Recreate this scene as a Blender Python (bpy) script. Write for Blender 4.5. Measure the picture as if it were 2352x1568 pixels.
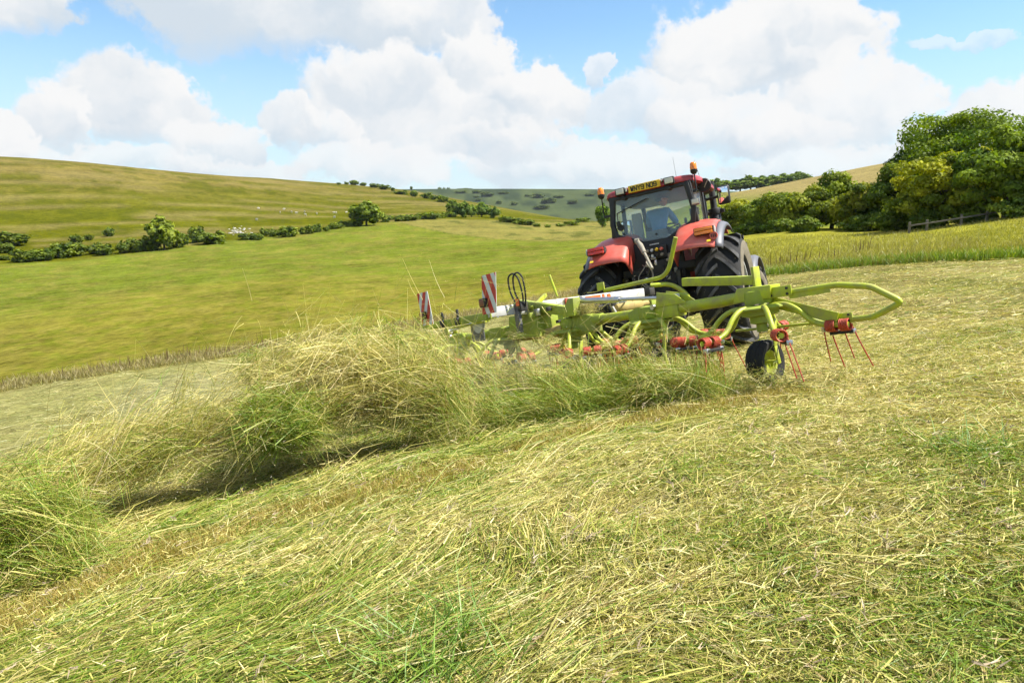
import bpy, bmesh, math, random
import numpy as np
from mathutils import Vector, Matrix
R = math.radians
for o in list(bpy.data.objects): bpy.data.objects.remove(o)
SC = bpy.context.scene
COL = SC.collection
rng = np.random.default_rng(7)
random.seed(7)

# ------------------------------------------------------------------ camera
PITCH = R(11.0)
FPX = 1568.0                                  # focal length in units of a 2352 wide frame (24 mm)
cam = bpy.data.cameras.new('camera'); cam.lens = 24.0; cam.sensor_width = 36.0
cam.clip_start = 0.05; cam.clip_end = 20000
camo = bpy.data.objects.new('camera', cam); COL.objects.link(camo)
camo.location = (0, 0, 0); camo.rotation_euler = (R(90) - PITCH, 0, 0)
SC.camera = camo

# ------------------------------------------------------------------ light
SUN_AZ, SUN_EL = R(92), R(56)                # azimuth clockwise from the view direction
SUN_STRENGTH, SKY_STRENGTH = 5.0, 0.115
sun = bpy.data.lights.new('sun', 'SUN'); sun.energy = SUN_STRENGTH; sun.angle = R(0.5); sun.color = (1.0, 0.955, 0.88)
suno = bpy.data.objects.new('sun', sun); COL.objects.link(suno)
sdir = Vector((math.sin(SUN_AZ)*math.cos(SUN_EL), math.cos(SUN_AZ)*math.cos(SUN_EL), math.sin(SUN_EL)))
suno.rotation_euler = sdir.to_track_quat('Z', 'Y').to_euler(); suno.location = sdir*60
SC.view_settings.view_transform = 'Standard'; SC.view_settings.look = 'None'
SC.view_settings.exposure = 0.95; SC.view_settings.gamma = 1.0; SC.view_settings.use_curve_mapping = False
SC.cycles.use_denoising = True; SC.cycles.use_adaptive_sampling = True; SC.cycles.adaptive_threshold = .025; SC.cycles.adaptive_min_samples = 32
SC.cycles.max_bounces = 5; SC.cycles.transparent_max_bounces = 10; SC.cycles.diffuse_bounces = 2
SC.cycles.glossy_bounces = 3; SC.cycles.transmission_bounces = 4
SC.cycles.caustics_reflective = False; SC.cycles.caustics_refractive = False

# ------------------------------------------------------------------ sky: daylight gradient with cumulus
W = bpy.data.worlds.new('World'); SC.world = W; W.use_nodes = True
W.cycles.sampling_method = "MANUAL"; W.cycles.sample_map_resolution = 128
NT = W.node_tree; NT.nodes.clear()
def nd(t, **kw):
    n = NT.nodes.new(t)
    for k, v in kw.items(): setattr(n, k, v)
    return n
def lk(a, b): NT.links.new(a, b)
def mth(op, a, b=None, c=None, clamp=False):
    n = nd('ShaderNodeMath', operation=op, use_clamp=clamp)
    for i, v in enumerate((a, b, c)):
        if v is None: continue
        if isinstance(v, (int, float)): n.inputs[i].default_value = v
        else: lk(v, n.inputs[i])
    return n.outputs[0]
def vm(op, a, b=None):
    n = nd('ShaderNodeVectorMath', operation=op)
    for i, v in enumerate((a, b)):
        if v is None: continue
        if isinstance(v, (tuple, list)): n.inputs[i].default_value = v
        else: lk(v, n.inputs[i])
    return n
def smooth(x, lo, hi):
    n = nd('ShaderNodeMapRange', interpolation_type='SMOOTHSTEP')
    lk(x, n.inputs[0]); n.inputs[1].default_value = lo; n.inputs[2].default_value = hi
    return n.outputs[0]
def mixc(f, a, b):
    n = nd('ShaderNodeMix', data_type='RGBA')
    if isinstance(f, (int, float)): n.inputs[0].default_value = f
    else: lk(f, n.inputs[0])
    for i, v in ((6, a), (7, b)):
        if isinstance(v, (tuple, list)): n.inputs[i].default_value = (*v, 1)
        else: lk(v, n.inputs[i])
    return n.outputs[2]
tc = nd('ShaderNodeTexCoord'); D = tc.outputs['Generated']
sx = nd('ShaderNodeSeparateXYZ'); lk(D, sx.inputs[0])
AZ = mth('ARCTAN2', sx.outputs[0], sx.outputs[1]); EL = mth('ARCSINE', sx.outputs[2])
sky = nd('ShaderNodeTexSky', sky_type='NISHITA'); sky.sun_disc = False
sky.sun_elevation = SUN_EL; sky.sun_rotation = SUN_AZ; sky.altitude = 100; sky.air_density = 1.0; sky.dust_density = 0.15; sky.ozone_density = 2.0
def noise(vec, scale, detail, rough=0.55, dim='3D'):
    n = nd('ShaderNodeTexNoise', noise_dimensions=dim); lk(vec, n.inputs['Vector'])
    n.inputs['Scale'].default_value = scale; n.inputs['Detail'].default_value = detail; n.inputs['Roughness'].default_value = rough
    return n
cb = nd('ShaderNodeCombineXYZ'); lk(AZ, cb.inputs[0]); lk(EL, cb.inputs[1]); V0 = cb.outputs[0]
wn = noise(V0, 8.0, 5.0, 0.62); w1 = vm('SUBTRACT', wn.outputs['Color'], (.5, .5, .5)); w1s = vm('MULTIPLY', w1.outputs[0], (.10, .085, 0))
VW = vm('ADD', V0, w1s.outputs[0]).outputs[0]
wn2 = noise(V0, 26.0, 4.0, 0.6); w2 = vm('SUBTRACT', wn2.outputs['Color'], (.5, .5, .5)); w2s = vm('MULTIPLY', w2.outputs[0], (.040, .036, 0))
VW = vm('ADD', VW, w2s.outputs[0]).outputs[0]
N1 = noise(V0, 13.0, 8.0, 0.64).outputs['Fac']
N2 = noise(VW, 8.0, 5.0, 0.55).outputs['Fac']
CK = 4.15      # radiance of sunlit cloud against the sky texture
WHITE, GREY = (CK*1.03, CK*1.03, CK*1.03), (CK*.72, CK*.81, CK*.90)
def azel(px, py):
    u = (px-1176)/FPX; v = (784-py)/FPX; c, s = math.cos(PITCH), math.sin(PITCH)
    d = Vector((u, c+v*s, -s+v*c)).normalized()
    return math.atan2(d.x, d.y), math.asin(d.z)
skyc = vm('MULTIPLY', sky.outputs[0], (.74, .86, .88)).outputs[0]
# pale air towards the horizon
hz = smooth(EL, R(15), R(1))
skyc = mixc(mth('MULTIPLY', hz, .75), skyc, (CK*.72, CK*.88, CK*1.02))
# open cumulus field that goes on all round, outside the view as well
gen = noise(vm('MULTIPLY', D, (1, 1, 1.8)).outputs[0], 3.2, 8.0, 0.58).outputs['Fac']
away = mth('MAXIMUM', smooth(mth('ABSOLUTE', AZ), .70, .90), smooth(EL, .36, .50))
skyc = mixc(mth('MULTIPLY', smooth(gen, .47, .58), away), skyc, mixc(smooth(gen, .72, .52), GREY, WHITE))
#  px, py, half width, half height, whiteness, opacity
CL = [(660, 20, 430, 135, -.5, 1), (960, 50, 200, 100, .0, .95), (50, 5, 140, 80, .0, 1),
      (330, 240, 215, 120, -.05, 1), (150, 265, 110, 85, .15, 1), (5, 320, 90, 75, .3, 1),
      (1010, 250, 330, 150, .25, 1), (1090, 140, 110, 75, .5, 1), (1230, 220, 120, 75, .35, 1), (660, 280, 75, 62, .35, .95), (760, 300, 90, 50, .4, .9), (860, 200, 130, 80, .1, .8),
      (1760, 130, 290, 170, .2, 1), (1640, 90, 130, 80, .4, 1), (1960, 250, 190, 120, .3, .95), (1500, 250, 190, 85, .2, .85), (1362, 165, 34, 48, .4, .8),
      (1640, 290, 220, 70, .3, .9), (2330, 270, 160, 95, .3, .95), (2190, 90, 130, 22, .4, .5), (1900, 60, 130, 60, .35, .8),
      (500, 320, 120, 60, .4, .9), (200, 375, 330, 50, .15, .75), (560, 385, 200, 40, .2, .7), (880, 375, 240, 60, .25, .8), (1330, 385, 320, 60, .3, .8), (1150, 330, 150, 50, .1, .7), (1930, 370, 320, 50, .25, .75), (1800, 310, 160, 50, .05, .8), (2150, 330, 120, 40, .2, .7)]
for px, py, hw, hh, wh, op in CL:
    a0, e0 = azel(px, py); a1, _ = azel(px+hw, py); a2, _ = azel(px-hw, py); _, e1 = azel(px, py-hh); _, e2 = azel(px, py+hh)
    q = vm('DIVIDE', vm('SUBTRACT', VW, (a0, e0, 0)).outputs[0], ((a1-a2)/2, (e1-e2)/2, 1)).outputs[0]
    d = vm('LENGTH', q).outputs['Value']
    sp = nd('ShaderNodeSeparateXYZ'); lk(q, sp.inputs[0])
    al = smooth(mth('ADD', d, mth('MULTIPLY', mth('SUBTRACT', N1, .5), 1.35)), 1.04, .80)
    low = smooth(sp.outputs[1], -1.15, -.35)                # bases dissolve, tops are crisp
    al = mth('MULTIPLY', al, mth('MULTIPLY_ADD', low, .75, .25))
    sh = mth('ADD', sp.outputs[1], mth('MULTIPLY', sp.outputs[0], .25))
    sh = mth('ADD', sh, mth('MULTIPLY', mth('SUBTRACT', N2, .5), 4.2))
    colr = mixc(smooth(sh, -.85-wh, .80-wh), GREY, WHITE)
    skyc = mixc(mth('MULTIPLY', al, op), skyc, colr)
bg = nd('ShaderNodeBackground'); bg.inputs[1].default_value = SKY_STRENGTH; lk(skyc, bg.inputs[0])
wo = nd('ShaderNodeOutputWorld'); lk(bg.outputs[0], wo.inputs[0])

# ------------------------------------------------------------------ helpers
def tag(o, label=None, cat=None, group=None, kind=None):
    if label: o['label'] = label
    if cat: o['category'] = cat
    if group: o['group'] = group
    if kind: o['kind'] = kind
    return o
def link(name, data, parent=None):
    o = bpy.data.objects.new(name, data); COL.objects.link(o)
    if parent: o.parent = parent
    return o
def empty(name, mat=None):
    o = link(name, None); o.empty_display_size = .3
    if mat is not None: o.matrix_world = mat
    return o
def np_mesh(name, v, f, mat, col=None, smooth=False):
    """one mesh from arrays: v (n,3), f (m,4) or (m,3), col (n,3) as point attribute Col"""
    v = np.asarray(v, np.float32); f = np.asarray(f, np.int32); k = f.shape[1]
    me = bpy.data.meshes.new(name)
    me.vertices.add(len(v)); me.vertices.foreach_set('co', v.ravel())
    me.loops.add(f.size); me.loops.foreach_set('vertex_index', f.ravel())
    me.polygons.add(len(f)); me.polygons.foreach_set('loop_start', np.arange(0, f.size, k, dtype=np.int32))
    if smooth: me.polygons.foreach_set('use_smooth', np.ones(len(f), bool))
    if col is not None:
        at = me.attributes.new('Col', 'FLOAT_COLOR', 'POINT')
        c = np.ones((len(v), 4), np.float32); c[:, :3] = col; at.data.foreach_set('color', c.ravel())
    me.materials.append(mat); me.update(calc_edges=True)
    return me
def unit(a): return a/np.maximum(np.linalg.norm(a, axis=-1, keepdims=True), 1e-9)
def ray(px, py):
    u = (px-1176)/FPX; v = (784-py)/FPX; c, s = math.cos(PITCH), math.sin(PITCH)
    return np.array([u, c+v*s, -s+v*c])
def _h(ix, iy, seed):
    n = (ix.astype(np.int64)*374761393 + iy.astype(np.int64)*668265263 + seed*1442695041) & 0x7fffffff
    n = ((n ^ (n >> 13))*1274126177) & 0x7fffffff
    return ((n ^ (n >> 16)) & 0xffff)/65535.0
def vnoise(x, y, seed=0):
    ix = np.floor(x); iy = np.floor(y); fx = x-ix; fy = y-iy; fx = fx*fx*(3-2*fx); fy = fy*fy*(3-2*fy)
    a = _h(ix, iy, seed); b = _h(ix+1, iy, seed); c = _h(ix, iy+1, seed); d = _h(ix+1, iy+1, seed)
    return (a*(1-fx)+b*fx)*(1-fy)+(c*(1-fx)+d*fx)*fy
def fbm(x, y, seed=0, oct=4):
    x = np.asarray(x, float); y = np.asarray(y, float); s = 0; a = .5
    for i in range(oct): s = s+a*vnoise(x*2**i, y*2**i, seed+i); a *= .5
    return s/(1-.5**oct)
def sstep(x, a, b):
    t = np.clip((np.asarray(x, float)-a)/(b-a), 0, 1); return t*t*(3-2*t)

# ------------------------------------------------------------------ materials
MATS = {}
def pmat(name, color, rough=.5, metal=0, spec=.5, noise_amt=0, noise_scale=8, col2=None, bump=0, bscale=40, coat=0):
    if name in MATS: return MATS[name]
    m = bpy.data.materials.new(name); m.use_nodes = True; nt = m.node_tree; b = nt.nodes['Principled BSDF']
    b.inputs['Base Color'].default_value = (*color, 1); b.inputs['Roughness'].default_value = rough
    b.inputs['Metallic'].default_value = metal; b.inputs['Specular IOR Level'].default_value = spec
    if coat: b.inputs['Coat Weight'].default_value = coat; b.inputs['Coat Roughness'].default_value = .15
    t = nt.nodes.new('ShaderNodeTexCoord')
    if noise_amt or col2:
        n = nt.nodes.new('ShaderNodeTexNoise'); n.inputs['Scale'].default_value = noise_scale; n.inputs['Detail'].default_value = 6
        n.inputs['Roughness'].default_value = .65; nt.links.new(t.outputs['Object'], n.inputs['Vector'])
        r = nt.nodes.new('ShaderNodeMapRange'); r.inputs[1].default_value = .38; r.inputs[2].default_value = .72
        r.inputs[4].default_value = noise_amt; nt.links.new(n.outputs['Fac'], r.inputs[0])
        x = nt.nodes.new('ShaderNodeMix'); x.data_type = 'RGBA'; nt.links.new(r.outputs[0], x.inputs[0])
        x.inputs[6].default_value = (*color, 1); x.inputs[7].default_value = (*(col2 or tuple(c*.5 for c in color)), 1)
        nt.links.new(x.outputs[2], b.inputs['Base Color'])
        rr = nt.nodes.new('ShaderNodeMapRange'); rr.inputs[3].default_value = rough; rr.inputs[4].default_value = min(1, rough+.25)
        nt.links.new(n.outputs['Fac'], rr.inputs[0]); nt.links.new(rr.outputs[0], b.inputs['Roughness'])
    if bump:
        n2 = nt.nodes.new('ShaderNodeTexNoise'); n2.inputs['Scale'].default_value = bscale; n2.inputs['Detail'].default_value = 5
        nt.links.new(t.outputs['Object'], n2.inputs['Vector'])
        bp = nt.nodes.new('ShaderNodeBump'); bp.inputs['Strength'].default_value = bump; bp.inputs['Distance'].default_value = .02
        nt.links.new(n2.outputs['Fac'], bp.inputs['Height']); nt.links.new(bp.outputs[0], b.inputs['Normal'])
    MATS[name] = m; return m
def leafmat(name, trans=.3, rough=.55, tint=False, gloss=.06):
    """thin plant matter: colour per blade from Col, light passes through"""
    m = bpy.data.materials.new(name); m.use_nodes = True; nt = m.node_tree; nt.nodes.clear()
    at = nt.nodes.new('ShaderNodeAttribute'); at.attribute_name = 'Col'; c = at.outputs['Color']
    if tint:
        oi = nt.nodes.new('ShaderNodeObjectInfo'); x = nt.nodes.new('ShaderNodeMix'); x.data_type = 'RGBA'; x.blend_type = 'MULTIPLY'; x.inputs[0].default_value = 1
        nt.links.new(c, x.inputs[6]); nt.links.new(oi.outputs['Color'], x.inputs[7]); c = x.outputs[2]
    d = nt.nodes.new('ShaderNodeBsdfDiffuse'); t = nt.nodes.new('ShaderNodeBsdfTranslucent'); g = nt.nodes.new('ShaderNodeBsdfGlossy')
    nt.links.new(c, d.inputs[0]); g.inputs['Roughness'].default_value = rough; g.inputs[0].default_value = (1, 1, .92, 1)
    hs = nt.nodes.new('ShaderNodeHueSaturation'); hs.inputs['Saturation'].default_value = 1.15; hs.inputs['Value'].default_value = 1.1
    nt.links.new(c, hs.inputs['Color']); nt.links.new(hs.outputs[0], t.inputs[0])
    a = nt.nodes.new('ShaderNodeMixShader'); a.inputs[0].default_value = trans; nt.links.new(d.outputs[0], a.inputs[1]); nt.links.new(t.outputs[0], a.inputs[2])
    b = nt.nodes.new('ShaderNodeMixShader'); b.inputs[0].default_value = gloss; nt.links.new(a.outputs[0], b.inputs[1]); nt.links.new(g.outputs[0], b.inputs[2])
    o = nt.nodes.new('ShaderNodeOutputMaterial'); nt.links.new(b.outputs[0], o.inputs[0])
    MATS[name] = m; return m
M_LEAF = leafmat('foliage', .34, .6, True, .012)
M_HAY = leafmat('hay_blade', .28, .5, False, .03)
M_GRASS = leafmat('grass_blade', .3, .5, False, .04)
def groundmat(name, fine=9.0, mid=.35, amt=.45, bump=.6):
    """soil and turf: zone colour from Col, broken up by noise at two scales"""
    m = bpy.data.materials.new(name); m.use_nodes = True; nt = m.node_tree; b = nt.nodes['Principled BSDF']
    b.inputs['Roughness'].default_value = 1; b.inputs['Specular IOR Level'].default_value = 0
    at = nt.nodes.new('ShaderNodeAttribute'); at.attribute_name = 'Col'
    t = nt.nodes.new('ShaderNodeTexCoord')
    f = None
    for sc, w in ((fine, .55), (mid, .45), (mid*.12, .30)):
        n = nt.nodes.new('ShaderNodeTexNoise'); n.inputs['Scale'].default_value = sc; n.inputs['Detail'].default_value = 6; n.inputs['Roughness'].default_value = .7
        nt.links.new(t.outputs['Object'], n.inputs['Vector'])
        k = nt.nodes.new('ShaderNodeMath'); k.operation = 'MULTIPLY_ADD'; nt.links.new(n.outputs['Fac'], k.inputs[0]); k.inputs[1].default_value = w
        if f is None: k.inputs[2].default_value = 0
        else: nt.links.new(f, k.inputs[2])
        f = k.outputs[0]
    mr = nt.nodes.new('ShaderNodeMapRange'); nt.links.new(f, mr.inputs[0]); mr.inputs[1].default_value = .45; mr.inputs[2].default_value = .9
    mr.inputs[3].default_value = 1-amt; mr.inputs[4].default_value = 1+amt
    x = nt.nodes.new('ShaderNodeVectorMath'); x.operation = 'SCALE'; nt.links.new(at.outputs['Color'], x.inputs[0]); nt.links.new(mr.outputs[0], x.inputs['Scale'])
    nt.links.new(x.outputs[0], b.inputs['Base Color'])
    bp = nt.nodes.new('ShaderNodeBump'); bp.inputs['Strength'].default_value = bump; bp.inputs['Distance'].default_value = .15
    nt.links.new(f, bp.inputs['Height']); nt.links.new(bp.outputs[0], b.inputs['Normal'])
    MATS[name] = m; return m
M_GROUND = groundmat('turf', 2.6, .5, .75, .8); M_HILL = groundmat('down_turf', .12, .02, .35, .3)

# ------------------------------------------------------------------ terrain
def plane_z(x, y): return -1.65+.15*(x-2.4)-.17*(y-6.4)      # the slope the machines stand on
CP = []
def cw(x, y, z): CP.append((x, y, z))
def cp(px, py, t, dz=0): d = ray(px, py)*t; CP.append((d[0], d[1], d[2]+dz))
for x, y, z in [(0, 0, -1.42), (-1.65, 1.95, -1.68), (1.3, 1.5, -1.2), (3.6, 2.5, -.95), (-4, 1, -2.15), (5, -1, -.6), (0, -6, -.9), (-9, -5, -2.6), (9, -6, .4), (-22, -4, -5), (22, -6, 2.5),
                (0, -30, 2), (-40, -30, -4), (40, -40, 7), (0, -200, 15), (-200, -150, 0), (200, -150, 25), (-5.5, 7, -3.0), (-2.5, 4.2, -2.15), (40, 5, 2.5), (120, 20, 10), (-60, 10, -8.5), (-150, 20, -10)]: cw(x, y, z)
for x, y in [(2.4, 6.4), (-2, 12), (1, 12.5), (4, 13.5), (5.5, 9), (3.2, 4.6), (.2, 6), (-2.5, 9), (1.5, 9)]: cw(x, y, plane_z(x, y))
for a in [(0, 905, 20), (300, 862, 20), (560, 825, 20.5), (800, 790, 21.5), (1000, 755, 22.5), (1300, 690, 25), (1520, 655, 26),
          (1750, 637, 26), (1900, 622, 25), (2100, 605, 23.5), (2352, 592, 22), (1690, 540, 66), (1824, 531, 58), (2092, 529, 50), (2352, 500, 40), (1900, 575, 36), (2200, 560, 30), (2600, 480, 40),
          (1300, 600, 60), (1300, 545, 120), (1300, 517, 200), (1390, 509, 240), (1000, 700, 33), (1000, 600, 76), (1000, 508, 190), (600, 700, 40), (600, 600, 95), (600, 546, 150),
          (200, 760, 36), (200, 680, 62), (200, 602, 112), (0, 608, 108), (400, 572, 128), (800, 520, 175), (-300, 620, 100),
          (0, 480, 200), (400, 480, 220), (800, 468, 300), (0, 365, 330), (200, 378, 350), (400, 395, 390), (620, 410, 450), (800, 424, 520), (950, 443, 530), (1040, 462, 520), (1150, 480, 500), (1260, 497, 460), (1390, 511, 430),
          (-400, 350, 330), (-900, 345, 330), (1500, 508, 300), (1600, 490, 260), (1850, 490, 160), (2100, 470, 160),
          (1640, 452, 380), (1760, 430, 350), (1850, 412, 330), (2030, 379, 300), (2250, 345, 290), (2600, 320, 290), (3000, 300, 290)]: cp(*a)
for px in (-400, 0, 400, 800): cp(px, 470, 900)
for px in (1000, 1200, 1400, 1600): cp(px, 512, 800); cp(px, 505, 1500)
for px in (1850, 2100, 2500): cp(px, 470, 800)
for a in range(-180, 180, 20): cw(3500*math.sin(R(a)), 3500*math.cos(R(a)), -40)
CP = np.array(CP)
def warp(x, y):
    r = np.hypot(x, y); k = np.log1p(r/6)/np.maximum(r, 1e-6); return np.stack([x*k, y*k], -1)
def _tps(d2): return np.where(d2 > 1e-12, d2*np.log(np.maximum(d2, 1e-12)), 0)
_P = warp(CP[:, 0], CP[:, 1]); _n = len(CP)
# heights enter as slope angle from the camera, so near and far points weigh alike
_s = CP[:, 2]/(np.hypot(CP[:, 0], CP[:, 1])+6)
_A = np.zeros((_n+3, _n+3)); _A[:_n, :_n] = _tps(((_P[:, None]-_P[None])**2).sum(-1))+np.eye(_n)*2e-4
_A[:_n, _n] = 1; _A[:_n, _n+1:] = _P; _A[_n:, :_n] = _A[:_n, _n:].T
_Wt = np.linalg.solve(_A, np.r_[_s, 0, 0, 0])
def tz(x, y):
    x = np.asarray(x, float); y = np.asarray(y, float); sh = x.shape; x = x.ravel(); y = y.ravel(); out = np.empty(len(x))
    for i in range(0, len(x), 20000):
        q = warp(x[i:i+20000], y[i:i+20000]); d2 = ((q[:, None]-_P[None])**2).sum(-1)
        out[i:i+20000] = (_tps(d2)@_Wt[:_n]+_Wt[_n]+q@_Wt[_n+1:])*(np.hypot(x[i:i+20000], y[i:i+20000])+6)
    w = 1-sstep(np.hypot(x-1.8, y-9.2), 5.0, 9.0)
    out = out*(1-w)+plane_z(x, y)*w
    return out.reshape(sh)
def hit(px, py, t0=1.5, t1=2500):
    """where the line of sight through a point of the frame meets the terrain"""
    d = ray(px, py); t = np.geomspace(t0, t1, 1500); p = d[None]*t[:, None]; below = p[:, 2] < tz(p[:, 0], p[:, 1])
    i = int(np.argmax(below)) if below.any() else len(t)-1
    return p[i], t[i]
# boundaries of the mown hay field
def poly_at(pts, x):  # piecewise linear
    return np.interp(x, [p[0] for p in pts], [p[1] for p in pts])
def in_hay(x, y):
    """1 inside the mown field; the far edge follows a line given as distance over bearing"""
    az = np.degrees(np.arctan2(x, y)); r = np.hypot(x, y)
    e = np.interp(az, [-180, -90, -36.5, -29, -21, -13, -6.5, 4.5, 12, 20, 25, 30, 36, 60, 180], [30, 27, 25.0, 23.3, 22.2, 22.5, 23, 25.5, 27, 28, 28, 27.6, 27.3, 40, 60])
    return 1-sstep(r-e+.8*(fbm(x*.8, y*.8, 3)-.5), -.25, .25)
# ------------------------------------------------------------------ ground sheet, out to the horizon
azs = np.r_[np.arange(-180, -48, 3.0), np.arange(-48, 48.01, .2), np.arange(51, 180.1, 3.0)]
rs = np.r_[0.05, np.geomspace(.5, 4200, 285)]
A_, R_ = np.meshgrid(np.radians(azs), rs)
X_ = R_*np.sin(A_); Y_ = R_*np.cos(A_); Z_ = tz(X_, Y_)
def lumps(x, y):
    return .10*(fbm(x*1.1+3, y*1.1, 11, 3)-.5)+.05*(fbm(x*3.5, y*3.5, 12, 2)-.5)
HAYM = in_hay(X_, Y_)
near_m = 1-sstep(np.hypot(X_-1.8, Y_-9.2), 2.5, 5)
Z_ = Z_+HAYM*lumps(X_, Y_)*(1-.8*near_m)
Z_ += (1-HAYM)*np.clip(R_/60, 0, 1)*.5*(fbm(X_*.06, Y_*.06, 31, 3)-.5)
azd = np.degrees(A_)
hedge_r = np.interp(azd, [-60, -37, -31, -26, -20, -13, -6, 0, 5, 9, 60], [118, 135, 140, 148, 160, 185, 205, 215, 235, 260, 300])
def C3(*c): return np.array(c)[None, None]
def mixa(a, b, w): return a*(1-w[..., None])+b*w[..., None]
n1 = fbm(X_*.05, Y_*.05, 41); n2 = fbm(X_*.5, Y_*.5, 42); n3 = fbm(azd*.7, np.log(R_)*34, 43, 5)
past = mixa(C3(.172, .156, .024), C3(.128, .150, .020), sstep(R_+60*(n1-.5), 38, 75))
past = mixa(past, C3(.185, .160, .034), sstep(n3, .46, .66)*.6)
past = mixa(past, C3(.110, .148, .008), sstep(fbm(azd*1.1+4, np.log(R_)*52, 46, 4), .50, .66)*.45)
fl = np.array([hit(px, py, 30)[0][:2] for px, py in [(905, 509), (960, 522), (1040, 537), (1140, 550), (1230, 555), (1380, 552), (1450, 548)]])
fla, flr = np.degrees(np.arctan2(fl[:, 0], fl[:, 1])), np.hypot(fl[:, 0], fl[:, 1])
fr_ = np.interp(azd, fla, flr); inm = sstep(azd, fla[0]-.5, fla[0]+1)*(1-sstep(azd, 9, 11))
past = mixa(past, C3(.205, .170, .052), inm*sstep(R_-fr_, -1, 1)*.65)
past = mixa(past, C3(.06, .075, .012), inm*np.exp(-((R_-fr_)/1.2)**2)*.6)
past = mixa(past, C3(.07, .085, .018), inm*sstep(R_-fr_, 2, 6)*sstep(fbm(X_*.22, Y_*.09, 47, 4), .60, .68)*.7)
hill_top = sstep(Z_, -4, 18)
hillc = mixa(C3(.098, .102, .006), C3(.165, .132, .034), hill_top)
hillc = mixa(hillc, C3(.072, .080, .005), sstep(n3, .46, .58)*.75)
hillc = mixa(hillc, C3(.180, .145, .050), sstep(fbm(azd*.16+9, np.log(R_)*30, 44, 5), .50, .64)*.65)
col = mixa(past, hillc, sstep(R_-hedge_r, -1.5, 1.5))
rough = C3(.215, .205, .026)*(.8+.4*n2[..., None])
col = mixa(col, rough, sstep(azd, 9, 14)*(1-sstep(R_, 62, 90)))
rhill = mixa(C3(.14, .165, .025), C3(.25, .20, .075), sstep(Z_, 0, 9))
col = mixa(col, rhill, sstep(azd, 11, 16)*sstep(R_, 62, 110))
strip = np.exp(-((R_-np.interp(azd, [-40, -29, -21, -13, -6.5, 4.5], [26.2, 24.5, 23.6, 23.9, 24.4, 27]))/1.3)**2)*(azd < 6)
col = mixa(col, C3(.25, .19, .075), strip*.7)
strp = sstep(-X_+.25*Y_, 2.0, 5.0)*sstep(R_, 6, 10)
hayc = mixa(C3(.200, .172, .058), C3(.115, .140, .025), sstep(n2, .42, .62)*.6)
hayc = mixa(hayc, C3(.27, .235, .095), sstep(fbm(X_*.9, Y_*.9, 45), .5, .7)*.6)
hayc = mixa(hayc, C3(.245, .230, .085), strp*.8)
col = mixa(col, hayc, HAYM)
na = len(azs); ii = np.arange(len(rs)-1)[:, None]*na+np.arange(na-1)[None]
F_ = np.stack([ii, ii+1, ii+na+1, ii+na], -1).reshape(-1, 4)[:, ::-1]
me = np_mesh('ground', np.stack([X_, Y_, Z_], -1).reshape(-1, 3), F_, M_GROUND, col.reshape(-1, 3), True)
tag(link('ground', me), 'grassy valley floor and slopes with the mown hay field', kind='structure')

# far down across the valley
fa = np.radians(np.arange(-60, 62, .35)); fr = np.linspace(800, 2300, 46)
A2, R2 = np.meshgrid(fa, fr)
sk = np.interp(np.degrees(A2), [-60, -20, -6, 0, 8, 14, 22, 40, 60], [20, 36, 41, 41.5, 40, 38, 30, 25, 20])
prof = sstep(R2, 820, 1500)*(1-.25*sstep(R2, 1550, 2300))
Z2 = -26+(sk+26)*prof*(R2/1500)**.15+9*(fbm(A2*14, R2*.004, 51)-.5)*sstep(R2, 800, 1000)*(1-sstep(R2, 1250, 1480))
X2 = R2*np.sin(A2); Y2 = R2*np.cos(A2)
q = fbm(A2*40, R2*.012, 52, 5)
c2 = mixa(C3(.062, .080, .030), C3(.032, .046, .022), sstep(q, .46, .60))  # scrub mottling; the cloud shade over the hill is painted into these dark tones
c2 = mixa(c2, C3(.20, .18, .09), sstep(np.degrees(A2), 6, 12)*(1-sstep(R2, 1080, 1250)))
n_a = len(fa); ii = np.arange(len(fr)-1)[:, None]*n_a+np.arange(n_a-1)[None]
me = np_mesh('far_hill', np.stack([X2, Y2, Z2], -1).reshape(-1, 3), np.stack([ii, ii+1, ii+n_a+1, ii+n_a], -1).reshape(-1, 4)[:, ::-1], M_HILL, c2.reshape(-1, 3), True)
tag(link('far_hill', me), 'scrubby far hill closing the valley, cloud shade put into its dark colour', kind='structure')
def far_z(px, py):
    d = ray(px, py); t = np.linspace(900, 1600, 300)
    a = math.atan2(d[0], d[1])
    return d*1250

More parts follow.
